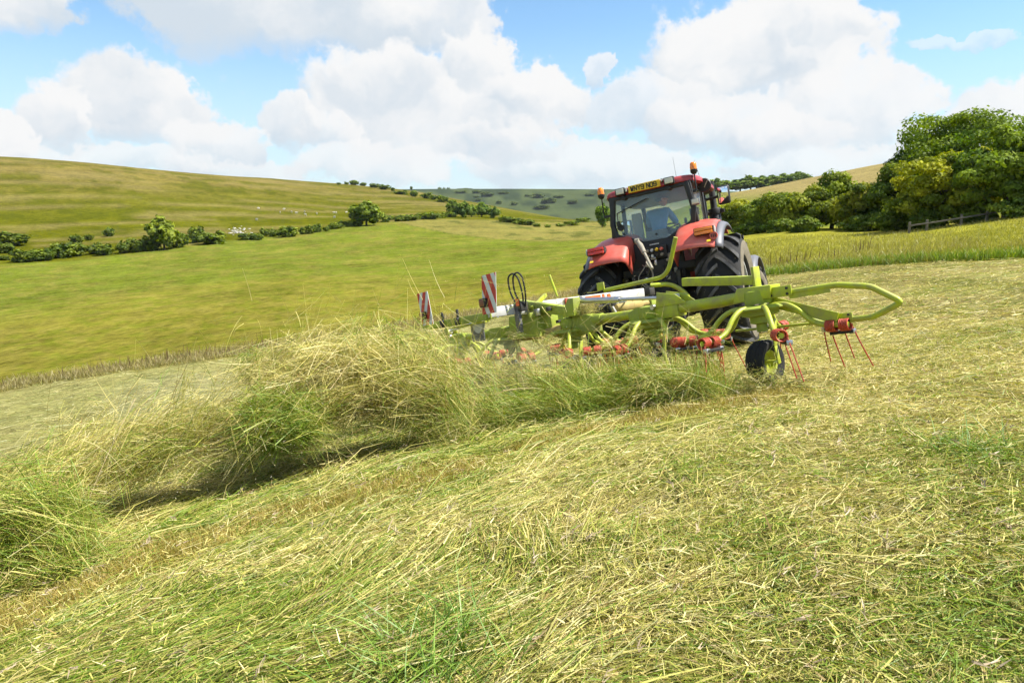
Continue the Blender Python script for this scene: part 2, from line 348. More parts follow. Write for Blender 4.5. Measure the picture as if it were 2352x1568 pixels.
# ------------------------------------------------------------------ trees and bushes
BARK = pmat('bark', (.09, .07, .05), .9, noise_amt=.6, noise_scale=6, bump=.6, bscale=18)
def crown_arrays(seed, nclump, nleaf, leaf, rx=1, ry=1, rz=1, zc=1.0, spread=.34, flat=0.0, base_cut=-.75, warm=.0):
    """leaves spread through clumps that sit in a crown volume; returns verts, quads, colours"""
    g = np.random.default_rng(seed)
    d = unit(g.normal(size=(nclump, 3))); d[:, 2] = np.where(d[:, 2] < base_cut, -d[:, 2], d[:, 2])
    rad = g.uniform(.35, 1.0, nclump)**.6
    bump = 1+.22*np.sin(d[:, 0]*4+seed)*np.cos(d[:, 1]*5+seed*2)+.12*g.normal(size=nclump)
    cc = d*(rad*bump)[:, None]*(1-spread*.6)
    cr = g.uniform(.55, 1.15, nclump)*spread
    tone = g.normal(0, 1, nclump)
    k = g.integers(0, nclump, nleaf)
    ld = unit(g.normal(size=(nleaf, 3))); lr = cr[k]*g.uniform(.3, 1.0, nleaf)**.45
    stray = g.random(nleaf) < .06; lr = np.where(stray, lr*1.35, lr)
    p = cc[k]+ld*lr[:, None]*np.array([1, 1, .8])
    S = np.array([rx, ry, rz]); pw = p*S+np.array([0, 0, zc])
    n = unit(ld*.9+p*.35+np.array([0, 0, .35])+g.normal(0, .55, (nleaf, 3)))
    t = unit(np.cross(n, g.normal(size=(nleaf, 3)))); b = np.cross(n, t)
    s = leaf*g.uniform(.6, 1.35, nleaf)
    T = t*s[:, None]; B = b*(s*g.uniform(.5, .8, nleaf))[:, None]
    v = np.stack([pw-T, pw-B*.9+T*.1, pw+T, pw+B*.9+T*.1], 1).reshape(-1, 3)
    f = np.arange(nleaf*4).reshape(-1, 4)
    base = np.array([.175, .225, .026]); hi = np.array([.315, .345, .036]); lo = np.array([.085, .135, .020])
    w = np.clip(.5+.40*tone[k]+.15*g.normal(size=nleaf), 0, 1)[:, None]
    c = lo*(1-w)+hi*w; c = c*.85+base*.15
    c = c*(1+.22*g.normal(size=(nleaf, 1))).clip(.5, 1.6)
    return v, f, np.repeat(c, 4, 0)
def tube_arrays(pts, rad, n=7):
    pts = np.array(pts, float); m = len(pts); tg = unit(np.gradient(pts, axis=0)); up = np.array([0.3, .2, 1.0]); vs = []
    u = np.array([1, 0, 0.])
    for i in range(m):
        u = u-tg[i]*(u@tg[i]); u /= max(np.linalg.norm(u), 1e-6); w = np.cross(tg[i], u)
        a = np.arange(n)*2*math.pi/n; vs.append(pts[i]+rad[i]*(np.cos(a)[:, None]*u+np.sin(a)[:, None]*w))
    f = [(i*n+j, i*n+(j+1) % n, (i+1)*n+(j+1) % n, (i+1)*n+j) for i in range(m-1) for j in range(n)]
    return np.concatenate(vs), np.array(f)
def trunk_mesh(seed, h, r, spread, limbs=5):
    g = np.random.default_rng(seed+900); V = []; Fq = []; o = 0
    def add(pts, rad):
        nonlocal o
        v, f = tube_arrays(pts, rad); V.append(v); Fq.append(f+o); o += len(v)
    lean = g.normal(0, .05, 2)*h
    main = [(lean[0]*t, lean[1]*t, h*t-.25*(t == 0)) for t in np.linspace(0, 1, 6)]
    add(main, [r*1.35, r, r*.85, r*.6, r*.38, r*.12])
    for i in range(limbs):
        t = g.uniform(.25, .65); a = g.uniform(0, 6.28); L = spread*g.uniform(.6, .9); p = np.array([lean[0]*t, lean[1]*t, h*t])
        q = [p+np.array([math.cos(a)*L*s, math.sin(a)*L*s, L*.75*s**.8]) for s in np.linspace(0, 1, 5)]
        add(q, [r*.5, r*.4, r*.28, r*.16, r*.05])
    return np_mesh('trunk', np.concatenate(V), np.concatenate(Fq), BARK, smooth=True)
ORD = ['first', 'second', 'third', 'fourth', 'fifth', 'sixth', 'seventh', 'eighth', 'ninth', 'tenth', 'eleventh', 'twelfth', 'thirteenth', 'fourteenth', 'fifteenth', 'sixteenth', 'seventeenth', 'eighteenth', 'nineteenth', 'twentieth']
def NTH(i): return ORD[i] if i < 20 else 'twenty-'+ORD[i-20] if i < 29 else 'thirtieth'
def plant(name, loc, crown_me, trunk_me, label, cat, group, tint=(1, 1, 1), rot=0, scl=(1, 1, 1)):
    e = empty(name); e.location = loc; e.rotation_euler = (0, 0, rot); e.scale = scl
    tag(e, label, cat, group)
    t = link('trunk', trunk_me, e); c = link('crown', crown_me, e); c.color = (*tint, 1)
    return e
# the tall hedgerow on the right, each tree built on its own
#   px centre, base py, top py, width px, depth t, tint, label
ROW = [(1690, 540, 462, 100, 66, (1.25, 1.15, .95), 'pale green bushy tree right behind the tractor exhaust'),
       (1757, 536, 452, 95, 63, (.85, .95, .9), 'dark rounded tree at the left of the hedgerow, second from tractor'),
       (1812, 535, 438, 105, 61, (1.25, 1.2, .9), 'light green bushy tree, third in the hedgerow from tractor'),
       (1868, 533, 428, 100, 60, (1.0, 1.0, .9), 'mid green bushy tree left of the hedgerow pointed top'),
       (1910, 532, 394, 105, 61, (.85, .95, .8), 'tree with a pointed top standing up from the low hedgerow'),
       (1962, 531, 432, 95, 57, (1.3, 1.15, .75), 'yellowish tree in the hedgerow, right of the pointed top'),
       (2040, 530, 385, 130, 55, (.68, .78, .75), 'dark shady tree left of the yellow-green bush'),
       (2092, 527, 335, 150, 57, (.62, .75, .7), 'dark tree beneath the left side of the tall tree'),
       (2195, 524, 252, 285, 58, (.80, .95, .75), 'tallest tree of the hedgerow with broad domed crown'),
       (2165, 520, 345, 205, 49, (1.45, 1.30, .7), 'bright yellow-green bush in front of the tallest tree'),
       (2305, 512, 305, 210, 45, (.85, 1.0, .75), 'large dark green tree at the right edge'),
       (2450, 500, 285, 220, 43, (.9, 1.0, .75), 'large green tree cut off by the right edge')]
for i, (px, by, ty, w, t, tint, lab) in enumerate(ROW):
    d = ray(px, by); p = d/d[1]*t; z = float(tz(p[0], p[1])); H = (ray(px, ty)/ray(px, ty)[1]*t)[2]-z; wd = w/FPX*t/2*1.25; H *= 1.04
    tall = i == 8
    zc = H*(.62 if tall else .53); rz = H-zc
    v, f, c = crown_arrays(100+i, 100 if w > 150 else 60, int(30000 if w > 180 else (18000 if w > 120 else 11500)), .135, wd, wd*.9, rz, zc, .25 if w > 150 else .32, base_cut=-.95)
    cm = np_mesh('crown', v, f, M_LEAF, c)
    plant('hedgerow_tree', (p[0], p[1], z-.05), cm, trunk_mesh(i, H*.72, .05+.02*H, wd*.8), lab, 'tree', 'trees of the hedgerow on the right', tint)
# shade-loving undergrowth along the foot of that hedgerow
UND = [(1728, 541, 500, 70, 62), (1790, 537, 500, 60, 58), (1850, 536, 495, 70, 56), (1985, 534, 490, 80, 54), (2060, 531, 470, 90, 51), (2130, 530, 475, 80, 48), (2240, 524, 460, 100, 46), (2345, 512, 450, 110, 42)]
for i, (px, by, ty, w, t) in enumerate(UND):
    d = ray(px, by); p = d/d[1]*t; z = float(tz(p[0], p[1])); H = (ray(px, ty)/ray(px, ty)[1]*t)[2]-z; wd = w/FPX*t/2*1.1
    v, f, c = crown_arrays(300+i, 36, 4200, .12, wd, wd*.8, H*.6, H*.42, .42, base_cut=-1)
    plant('hedgerow_shrub', (p[0], p[1], z-.05), np_mesh('crown', v, f, M_LEAF, c), trunk_mesh(40+i, H*.6, .04, wd*.6, 3), f'low dark shrub at the hedgerow foot, {ORD[i]} from the tractor', 'shrub', 'shrubs at the foot of the hedgerow', (.75, .85, .75))

# shared crowns for the far bushes and trees (unit size, scaled per copy)
BUSH = [crown_arrays(500+i, 26, 900, .085, .5, .5, .52, .48, .42, base_cut=-1) for i in range(5)]
BUSHM = [np_mesh('crown', v, f, M_LEAF, c*1.15) for v, f, c in BUSH]
BTR = [trunk_mesh(70+i, .6, .03, .3, 3) for i in range(3)]
TREE = [crown_arrays(600+i, 60, 3000, .06, .5, .5, .46, .54, .34, base_cut=-.9) for i in range(3)]
TREEM = [np_mesh('crown', v, f, M_LEAF, c*1.15) for v, f, c in TREE]
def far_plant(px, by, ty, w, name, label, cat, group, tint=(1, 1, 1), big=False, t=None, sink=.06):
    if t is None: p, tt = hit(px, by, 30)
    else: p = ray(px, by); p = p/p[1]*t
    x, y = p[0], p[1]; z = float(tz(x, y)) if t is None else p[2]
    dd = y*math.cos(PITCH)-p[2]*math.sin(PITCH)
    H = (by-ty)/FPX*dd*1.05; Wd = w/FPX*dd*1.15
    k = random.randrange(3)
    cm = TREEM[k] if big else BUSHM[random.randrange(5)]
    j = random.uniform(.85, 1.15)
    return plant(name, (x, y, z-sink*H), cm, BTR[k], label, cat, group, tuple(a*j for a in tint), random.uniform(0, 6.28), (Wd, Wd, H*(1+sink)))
r4 = lambda a: (a[0]*.3516, 349+a[1]*.3516, 349+a[2]*.3516, a[3]*.3516)
r5 = lambda a: (735+a[0]*.2891, 367.5+a[1]*.2891, 367.5+a[2]*.2891, a[3]*.2891)
G1 = 'bushes along the valley hedge'
left = [(70, 612, 520, 170), (40, 662, 598, 90), (28, 708, 676, 60), (150, 718, 636, 125), (270, 708, 636, 115), (405, 688, 598, 125), (500, 678, 598, 95), (500, 604, 540, 66), (582, 580, 538, 42), (712, 554, 494, 52), (622, 664, 588, 75), (682, 672, 606, 85),
        (830, 658, 568, 95), (905, 654, 568, 75), (985, 644, 548, 95), (1075, 638, 452, 165), (1175, 624, 518, 95), (1285, 594, 494, 85), (1390, 602, 512, 135), (1640, 574, 530, 115), (1692, 578, 538, 52), (1730, 548, 494, 52), (1783, 554, 498, 44), (1880, 554, 488, 105), (1980, 538, 494, 42), (2030, 534, 478, 64), (2070, 524, 473, 54), (2135, 518, 484, 42), (2190, 504, 463, 64), (2240, 486, 448, 44)]
left.sort(key=lambda a: a[0])
desc = {0: 0}
for i, a in enumerate(left):
    big = a[3] > 160 and a[1]-a[2] > 150
    loose = a[0] in (500, 582, 712) and a[1] < 610
    if big: lab, nm, ct = 'tallest light green tree in the valley hedge at left', 'valley_tree', 'tree'
    elif a[0] == 712: lab, nm, ct = 'small lone dark bush higher up the left hillside', 'valley_bush', 'bush'
    else: lab, nm, ct = f'{NTH(i)} bush from the left edge, in the valley hedge below the hill', 'valley_bush', 'bush'
    b4 = r4(a); far_plant(b4[0], b4[1], b4[2]-(b4[1]-b4[2])*.12, b4[3]*1.22, nm, lab, ct, G1, (.95, 1.0, .8) if big else (.56, .62, .62), big)
mid = [(130, 548, 503, 95), (200, 524, 478, 84), (280, 528, 463, 84), (520, 493, 433, 64), (560, 478, 438, 44), (620, 488, 448, 44), (680, 484, 428, 84), (745, 480, 428, 64), (810, 470, 418, 74), (860, 470, 413, 74), (910, 470, 408, 64), (960, 460, 408, 64), (1030, 455, 408, 74),
       (1500, 494, 438, 115), (1570, 508, 473, 55), (1640, 518, 468, 95), (1725, 533, 498, 44), (1808, 538, 506, 34), (1910, 528, 498, 54), (2000, 518, 478, 95), (2090, 494, 453, 85), (2165, 480, 446, 64)]
for i, a in enumerate(mid):
    lab = f'{NTH(i-3)} bush rightwards from the big round tree in the middle hedge' if i > 2 else f'low bush at the left foot of the round hedge tree, {ORD[i]} from left'
    b5 = r5(a); far_plant(b5[0], b5[1], b5[2], b5[3]*1.5, 'hedge_bush', lab, 'bush', 'bushes of the middle hedge line', (.68, .74, .72))
far_plant(*r5((370, 524, 338, 250)), 'round_tree', 'big round green tree standing alone in the middle hedge', 'tree', None, (.72, .82, .75), True)
for i, a in enumerate([(1060, 454, 333, 120), (1140, 458, 338, 120), (1205, 454, 365, 90), (1285, 454, 348, 120), (1378, 464, 378, 100)]):
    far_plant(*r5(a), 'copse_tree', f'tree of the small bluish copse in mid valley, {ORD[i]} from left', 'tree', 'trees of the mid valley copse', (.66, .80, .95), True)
far_plant(1383, 521, 472, 34, 'field_tree', 'dark tree half hidden behind the left tractor mirror', 'tree', None, (.75, .95, .95), True)
ridge = [(150, 196, 180, 40), (210, 196, 168, 34), (270, 200, 158, 74), (340, 206, 176, 54), (375, 208, 178, 40), (430, 220, 182, 74), (510, 236, 190, 94), (590, 222, 194, 130), (578, 250, 220, 34), (650, 274, 235, 105), (745, 290, 240, 64), (850, 306, 262, 95), (905, 318, 275, 60), (970, 336, 275, 105), (1030, 342, 315, 44)]
for i, a in enumerate(ridge):
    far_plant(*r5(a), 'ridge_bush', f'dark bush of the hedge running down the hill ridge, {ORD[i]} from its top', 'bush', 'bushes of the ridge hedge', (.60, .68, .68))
scrub = [(1120, 262, 240, 90), (1250, 265, 240, 80), (1330, 288, 255, 110), (1460, 268, 250, 90), (1240, 300, 285, 40), (1540, 360, 332, 60), (1730, 300, 268, 110), (1820, 340, 300, 120), (1760, 390, 360, 130), (1900, 300, 280, 90), (2010, 345, 318, 90), (2140, 285, 265, 80), (1420, 350, 325, 50), (1260, 325, 308, 60), (1650, 290, 272, 60)]
def far_hit(px, py):
    d = ray(px, py); t = np.linspace(830, 1700, 500); p = d[None]/d[1]*t[:, None]
    a = math.atan2(d[0], d[1]); rr = np.hypot(p[:, 0], p[:, 1]); ia = int(np.argmin(abs(fa-a))); zz = np.interp(rr, fr, Z2[:, ia]); b = p[:, 2] < zz
    return t[int(np.argmax(b))] if b.any() else 1500
for i, a in enumerate(scrub):
    b = r5(a); t = far_hit(b[0], b[1])
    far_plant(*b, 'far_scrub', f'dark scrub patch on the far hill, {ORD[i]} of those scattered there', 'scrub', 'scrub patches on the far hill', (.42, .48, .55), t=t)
for i, a in enumerate([(725, 232, 208, 22), (950, 238, 213, 30), (985, 238, 215, 22), (1020, 238, 216, 26), (1150, 240, 222, 130), (1562, 244, 230, 18), (1650, 244, 233, 34), (1875, 246, 234, 18), (1972, 246, 233, 22)]):
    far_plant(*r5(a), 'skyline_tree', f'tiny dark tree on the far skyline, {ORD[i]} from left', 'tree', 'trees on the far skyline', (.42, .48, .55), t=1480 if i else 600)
for i, (px, by, ty, w) in enumerate([(1640, 442, 412, 46), (1672, 440, 416, 50), (1700, 438, 412, 50), (1724, 436, 405, 52), (1752, 434, 406, 54), (1778, 430, 404, 50), (1800, 427, 402, 46), (1830, 424, 396, 52), (1850, 420, 402, 30)]):
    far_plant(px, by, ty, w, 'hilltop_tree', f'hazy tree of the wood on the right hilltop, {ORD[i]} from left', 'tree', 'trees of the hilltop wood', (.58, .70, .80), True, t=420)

# sheep grazing on the left hillside
WOOL = pmat('wool', (.50, .48, .42), .95, bump=.5, bscale=20); FACE = pmat('sheep_face', (.25, .22, .2), .9)
def blob(bm, c, r, seg=8):
    m = Matrix.Translation(c) @ Matrix.Diagonal((*r, 1)); bmesh.ops.create_uvsphere(bm, u_segments=seg, v_segments=6, radius=1, matrix=m)
bm = bmesh.new(); blob(bm, (0, 0, .62), (.55, .27, .28)); blob(bm, (.62, 0, .72), (.2, .11, .13)); blob(bm, (.5, 0, .7), (.18, .16, .18))
for a in (-.32, .32):
    for b in (-.13, .13):
        bmesh.ops.create_cone(bm, segments=6, radius1=.035, radius2=.055, depth=.5, cap_ends=True, matrix=Matrix.Translation((a, b, .25)))
SHEEP = bpy.data.meshes.new('sheep'); bm.to_mesh(SHEEP); bm.free(); SHEEP.materials.append(WOOL)
sheep = [(1690, 375), (1855, 381), (1830, 401), (1905, 398), (1935, 405), (1990, 398), (1996, 416), (2070, 408), (2183, 403), (2197, 402), (2184, 433), (2262, 401), (1676, 449), (2292, 430)]
sheep.sort()
for i, (a, b) in enumerate(sheep):
    p, _ = hit(a*.3516, 349+b*.3516, 60); o = link('sheep', SHEEP); o.location = (p[0], p[1], float(tz(p[0], p[1]))-.02); o.rotation_euler = (0, 0, random.uniform(0, 6.28)); o.scale = (.75,)*3
    tag(o, f'white sheep grazing on the left hillside, {ORD[i]} from left', 'sheep', 'sheep on the left hillside')
# chalk scrape below the sheep
CHALK = pmat('chalk', (.46, .44, .38), .95)
g = np.random.default_rng(5); V = []; Fq = []; o_ = 0
for i in range(48):
    px, py = 550+g.normal(0, 15), 533+g.normal(0, 4.5)
    p, _ = hit(px, py, 60); s = g.uniform(.10, .34)
    c = np.array([[x, y, z] for x in (-1, 1) for y in (-1, 1) for z in (-.4, .5)])*s*g.uniform(.6, 1.1, (8, 3))+[p[0], p[1], float(tz(p[0], p[1]))]
    V.append(c); Fq.append(np.array([(0, 1, 3, 2), (4, 6, 7, 5), (0, 4, 5, 1), (2, 3, 7, 6), (0, 2, 6, 4), (1, 5, 7, 3)])+o_); o_ += 8
tag(link('chalk_rubble', np_mesh('chalk_rubble', np.concatenate(V), np.concatenate(Fq), CHALK)), 'scatter of white chalk rubble at the foot of the left hill', 'rubble', kind='stuff')
# post and rail fence in front of the hedgerow
WOOD = pmat('grey_wood', (.16, .14, .11), .9, noise_amt=.5, noise_scale=10)
def box_mesh(name, s, mat, bev=.0):
    bm = bmesh.new(); bmesh.ops.create_cube(bm, size=1, matrix=Matrix.Diagonal((*s, 1)))
    if bev: bmesh.ops.bevel(bm, geom=bm.edges[:], offset=bev, segments=2, affect='EDGES', profile=.5)
    me = bpy.data.meshes.new(name); bm.to_mesh(me); bm.free(); me.materials.append(mat); return me
fe = empty('post_fence'); tag(fe, 'grey wooden post and rail fence below the hedgerow at right', 'fence')
POST = box_mesh('post', (.12, .12, 1.0), WOOD, .02)
fp = []
for px, py in [(2088, 532), (2128, 530), (2206, 524), (2264, 519), (2330, 512), (2420, 505)]:
    d = ray(px, py); p = d/d[1]*43; z = float(tz(p[0], p[1])); fp.append(Vector((p[0], p[1], z)))
fe.location = fp[0]
for p in fp:
    o = link('post', POST, fe); o.location = p-fp[0]+Vector((0, 0, .24)); o.rotation_euler = (random.uniform(-.05, .05), random.uniform(-.05, .05), 0)
for a, b in zip(fp[:-1], fp[1:]):
    L = (b-a).length
    o = link('rail', box_mesh('rail', (L, .05, .09), WOOD, .01), fe); d = b-a; o.location = (a+b)/2-fp[0]+Vector((0, -.09, .52)); o.rotation_euler = (0, -math.asin(d.z/L), math.atan2(d.y, d.x))
# ------------------------------------------------------------------ mesh builder for the machines
def V3(p): return Vector(p)
def catmull(pts, sub=6):
    P = [V3(p) for p in pts]; P = [P[0]*2-P[1]]+P+[P[-1]*2-P[-2]]; out = []
    for i in range(1, len(P)-2):
        for k in range(sub):
            t = k/sub; a, b, c, d = P[i-1], P[i], P[i+1], P[i+2]
            out.append(.5*((2*b)+(c-a)*t+(2*a-5*b+4*c-d)*t*t+(3*b-a-3*c+d)*t**3))
    out.append(P[-2]); return out
def rounded(pts, rad=.06, sub=5):
    """polyline with its corners rounded off"""
    P = [V3(p) for p in pts]; out = [P[0]]
    for i in range(1, len(P)-1):
        a, b, c = P[i-1], P[i], P[i+1]; ra = min(rad, (a-b).length*.45, (c-b).length*.45)
        p = b+(a-b).normalized()*ra; q = b+(c-b).normalized()*ra
        for k in range(sub+1):
            t = k/sub; out.append(p*(1-t)**2+b*2*t*(1-t)+q*t*t)
    out.append(P[-1]); return out
class MB:
    def __init__(s): s.v = []; s.f = []
    def raw(s, vs, fs):
        o = len(s.v); s.v += [tuple(v) for v in vs]; s.f += [tuple(i+o for i in f) for f in fs]; return s
    def box(s, c, d, rot=None):
        h = Vector(d)/2; M = rot if rot is not None else Matrix.Identity(3); c = Vector(c)
        vs = [c+M@Vector((x*h.x, y*h.y, z*h.z)) for x in (-1, 1) for y in (-1, 1) for z in (-1, 1)]
        return s.raw(vs, [(0, 1, 3, 2), (4, 6, 7, 5), (0, 4, 5, 1), (2, 3, 7, 6), (0, 2, 6, 4), (1, 5, 7, 3)])
    def bar(s, a, b, w, h, up=(0, 0, 1)):
        """rectangular section from a to b"""
        a, b = V3(a), V3(b); y = (b-a).normalized(); x = y.cross(V3(up)).normalized(); z = x.cross(y)
        M = Matrix((x, y, z)).transposed(); return s.box((a+b)/2, (w, (b-a).length, h), M)
    def tube(s, pts, r, n=8, cap=True):
        P = [V3(p) for p in pts]; m = len(P); rr = r if isinstance(r, (list, tuple)) else [r]*m; o = len(s.v); u = None
        for i in range(m):
            t = (P[min(i+1, m-1)]-P[max(i-1, 0)]).normalized()
            if u is None: u = t.orthogonal().normalized()
            u = (u-t*u.dot(t)).normalized(); w = t.cross(u)
            for k in range(n):
                a = 2*math.pi*k/n; s.v.append(tuple(P[i]+(u*math.cos(a)+w*math.sin(a))*rr[i]))
        for i in range(m-1):
            for k in range(n): s.f.append((o+i*n+k, o+i*n+(k+1) % n, o+(i+1)*n+(k+1) % n, o+(i+1)*n+k))
        if cap: s.f.append(tuple(o+k for k in range(n))[::-1]); s.f.append(tuple(o+(m-1)*n+k for k in range(n)))
        return s
    def lathe(s, prof, c=(0, 0, 0), axis='x', n=32, closed=False):
        """prof: (radius, along axis)"""
        o = len(s.v); m = len(prof); c = V3(c)
        for r, a in prof:
            for k in range(n):
                t = 2*math.pi*k/n; y, z = r*math.cos(t), r*math.sin(t)
                s.v.append(tuple(c+(Vector((a, y, z)) if axis == 'x' else Vector((y, a, z)) if axis == 'y' else Vector((y, z, a)))))
        R_ = range(m) if closed else range(m-1)
        for i in R_:
            j = (i+1) % m
            for k in range(n): s.f.append((o+i*n+k, o+i*n+(k+1) % n, o+j*n+(k+1) % n, o+j*n+k))
        if not closed:
            s.f.append(tuple(o+k for k in range(n))[::-1]); s.f.append(tuple(o+(m-1)*n+k for k in range(n)))
        return s
    def prism(s, poly, y0, y1, axis='y'):
        """polygon in the two other axes, extruded along axis"""
        def P(a, b, t): return (a, t, b) if axis == 'y' else (t, a, b) if axis == 'x' else (a, b, t)
        n = len(poly); o = len(s.v); s.v += [P(a, b, y0) for a, b in poly]+[P(a, b, y1) for a, b in poly]
        s.f += [tuple(o+i for i in range(n)), tuple(o+n+i for i in range(n))[::-1]]
        s.f += [(o+i, o+(i+1) % n, o+n+(i+1) % n, o+n+i) for i in range(n)]; return s
    def ring(s, inner, outer, y0, y1):
        n = len(inner); o = len(s.v)
        for y in (y0, y1): s.v += [(a, y, b) for a, b in inner]+[(a, y, b) for a, b in outer]
        for i in range(n):
            j = (i+1) % n; I0, O0, I1, O1 = o, o+n, o+2*n, o+3*n
            s.f += [(I0+i, I0+j, O0+j, O0+i), (I1+i, O1+i, O1+j, I1+j), (I0+i, I1+i, I1+j, I0+j), (O0+i, O0+j, O1+j, O1+i)]
        return s
    def mesh(s, name, mat, bevel=0, smooth=40, seg=2):
        me = bpy.data.meshes.new(name); bm = bmesh.new(); me.from_pydata(s.v, [], s.f); bm.from_mesh(me)
        bmesh.ops.recalc_face_normals(bm, faces=bm.faces[:])
        if bevel:
            ed = [e for e in bm.edges if len(e.link_faces) == 2 and e.calc_face_angle(0) > R(30)]
            bmesh.ops.bevel(bm, geom=ed, offset=bevel, segments=seg, affect='EDGES', profile=.5, clamp_overlap=True)
        bm.to_mesh(me); bm.free(); me.materials.append(mat)
        me.polygons.foreach_set('use_smooth', np.ones(len(me.polygons), bool)); me.set_sharp_from_angle(angle=R(smooth))
        return me
    def build(s, name, mat, parent=None, bevel=0, smooth=40, seg=2, label=None):
        o = link(name, s.mesh(name, mat, bevel, smooth, seg), parent)
        if label: o['label'] = label
        return o
def pose(x, y, head):
    n = Vector((-.15, .17, 1)).normalized(); f = Vector((math.sin(R(head)), math.cos(R(head)), 0)); f = (f-n*f.dot(n)).normalized(); r = f.cross(n)
    M = Matrix((r, f, n)).transposed().to_4x4(); M.translation = (x, y, float(plane_z(x, y))); return M

RED = pmat('red_paint', (.60, .075, .045), .40, spec=.5, noise_amt=.8, noise_scale=2.6, col2=(.60, .20, .15), coat=.2)
REDROOF = pmat('red_roof', (.33, .022, .024), .35, noise_amt=.6, noise_scale=3, col2=(.38, .09, .085), coat=.2)
BLACK = pmat('black_plastic', (.012, .012, .012), .45, noise_amt=.35, noise_scale=5, col2=(.06, .055, .045))
DARK = pmat('greasy_iron', (.022, .021, .019), .6, noise_amt=.6, noise_scale=9, col2=(.075, .066, .05), bump=.3, bscale=30)
TYRE = pmat('tyre_rubber', (.012, .012, .012), .75, noise_amt=.5, noise_scale=6, col2=(.04, .037, .03), bump=.25, bscale=50)
LUGM = pmat('worn_lug', (.030, .030, .029), .45, noise_amt=.8, noise_scale=9, col2=(.12, .115, .105))
DUST = pmat('dusty_sidewall', (.21, .18, .125), .9, noise_amt=.9, noise_scale=5, col2=(.09, .075, .05), bump=.3, bscale=40)
GREYP = pmat('grey_plastic', (.13, .13, .145), .35, noise_amt=.3, noise_scale=4, col2=(.18, .175, .17))
STEEL = pmat('steel', (.55, .55, .56), .28, metal=1, noise_amt=.4, noise_scale=12, col2=(.35, .33, .30))
RIM = pmat('rim_paint', (.42, .42, .40), .5, noise_amt=.7, noise_scale=5, col2=(.20, .17, .12))
SEATM = pmat('seat_cloth', (.20, .21, .20), .9, bump=.3, bscale=60)
SEATP = pmat('pale_seat_cover', (.42, .42, .38), .9, bump=.3, bscale=30)
ORANGE = pmat('amber_lens', (.85, .23, .008), .18, coat=.6)
REDLENS = pmat('red_lens', (.62, .035, .012), .2, coat=.5)
LAMPG = pmat('lamp_glass', (.62, .60, .48), .12, coat=.5)
CHROME = pmat('mirror_glass', (.85, .87, .88), .04, metal=1)
YEL = pmat('plate_yellow', (.78, .50, .015), .4, noise_amt=.35, noise_scale=20, col2=(.55, .36, .05))
INK = pmat('plate_ink', (.02, .018, .012), .5)
WHITEP = pmat('white_print', (.62, .62, .60), .5)
DUSTYROD = pmat('dusty_rod', (.34, .31, .24), .75, noise_amt=.8, noise_scale=14, col2=(.16, .14, .10))
def glassmat(name, tintc, dirt):
    m = bpy.data.materials.new(name); m.use_nodes = True; nt = m.node_tree; nt.nodes.clear()
    tr = nt.nodes.new('ShaderNodeBsdfTransparent'); tr.inputs[0].default_value = (*tintc, 1)
    gl = nt.nodes.new('ShaderNodeBsdfGlossy'); gl.inputs['Roughness'].default_value = .03
    lw = nt.nodes.new('ShaderNodeLayerWeight'); lw.inputs[0].default_value = .5; pw_ = nt.nodes.new('ShaderNodeMath'); pw_.operation = 'POWER'; pw_.inputs[1].default_value = 4; nt.links.new(lw.outputs['Facing'], pw_.inputs[0]); fn = nt.nodes.new('ShaderNodeMath'); fn.operation = 'MULTIPLY_ADD'; fn.inputs[1].default_value = .45; fn.inputs[2].default_value = .05; nt.links.new(pw_.outputs[0], fn.inputs[0])
    a = nt.nodes.new('ShaderNodeMixShader'); nt.links.new(fn.outputs[0], a.inputs[0]); nt.links.new(tr.outputs[0], a.inputs[1]); nt.links.new(gl.outputs[0], a.inputs[2])
    df = nt.nodes.new('ShaderNodeBsdfDiffuse'); df.inputs[0].default_value = (.50, .52, .48, 1)
    t = nt.nodes.new('ShaderNodeTexCoord'); n = nt.nodes.new('ShaderNodeTexNoise'); n.inputs['Scale'].default_value = 4; n.inputs['Detail'].default_value = 7; nt.links.new(t.outputs['Object'], n.inputs['Vector'])
    mr = nt.nodes.new('ShaderNodeMapRange'); mr.inputs[1].default_value = .35; mr.inputs[2].default_value = .75; mr.inputs[3].default_value = dirt*.35; mr.inputs[4].default_value = dirt; nt.links.new(n.outputs['Fac'], mr.inputs[0])
    b = nt.nodes.new('ShaderNodeMixShader'); nt.links.new(mr.outputs[0], b.inputs[0]); nt.links.new(a.outputs[0], b.inputs[1]); nt.links.new(df.outputs[0], b.inputs[2])
    o = nt.nodes.new('ShaderNodeOutputMaterial'); nt.links.new(b.outputs[0], o.inputs[0]); return m
GLASS = glassmat('cab_glass', (.91, .96, .95), .10)

# ------------------------------------------------------------------ tractor (x right, y forward, z up; origin on the ground under the rear axle)
T = empty('tractor', pose(2.77, 11.2, 25.5)); tag(T, 'red farm tractor with glazed cab driving away over the hay slope', 'tractor')
AX = .92
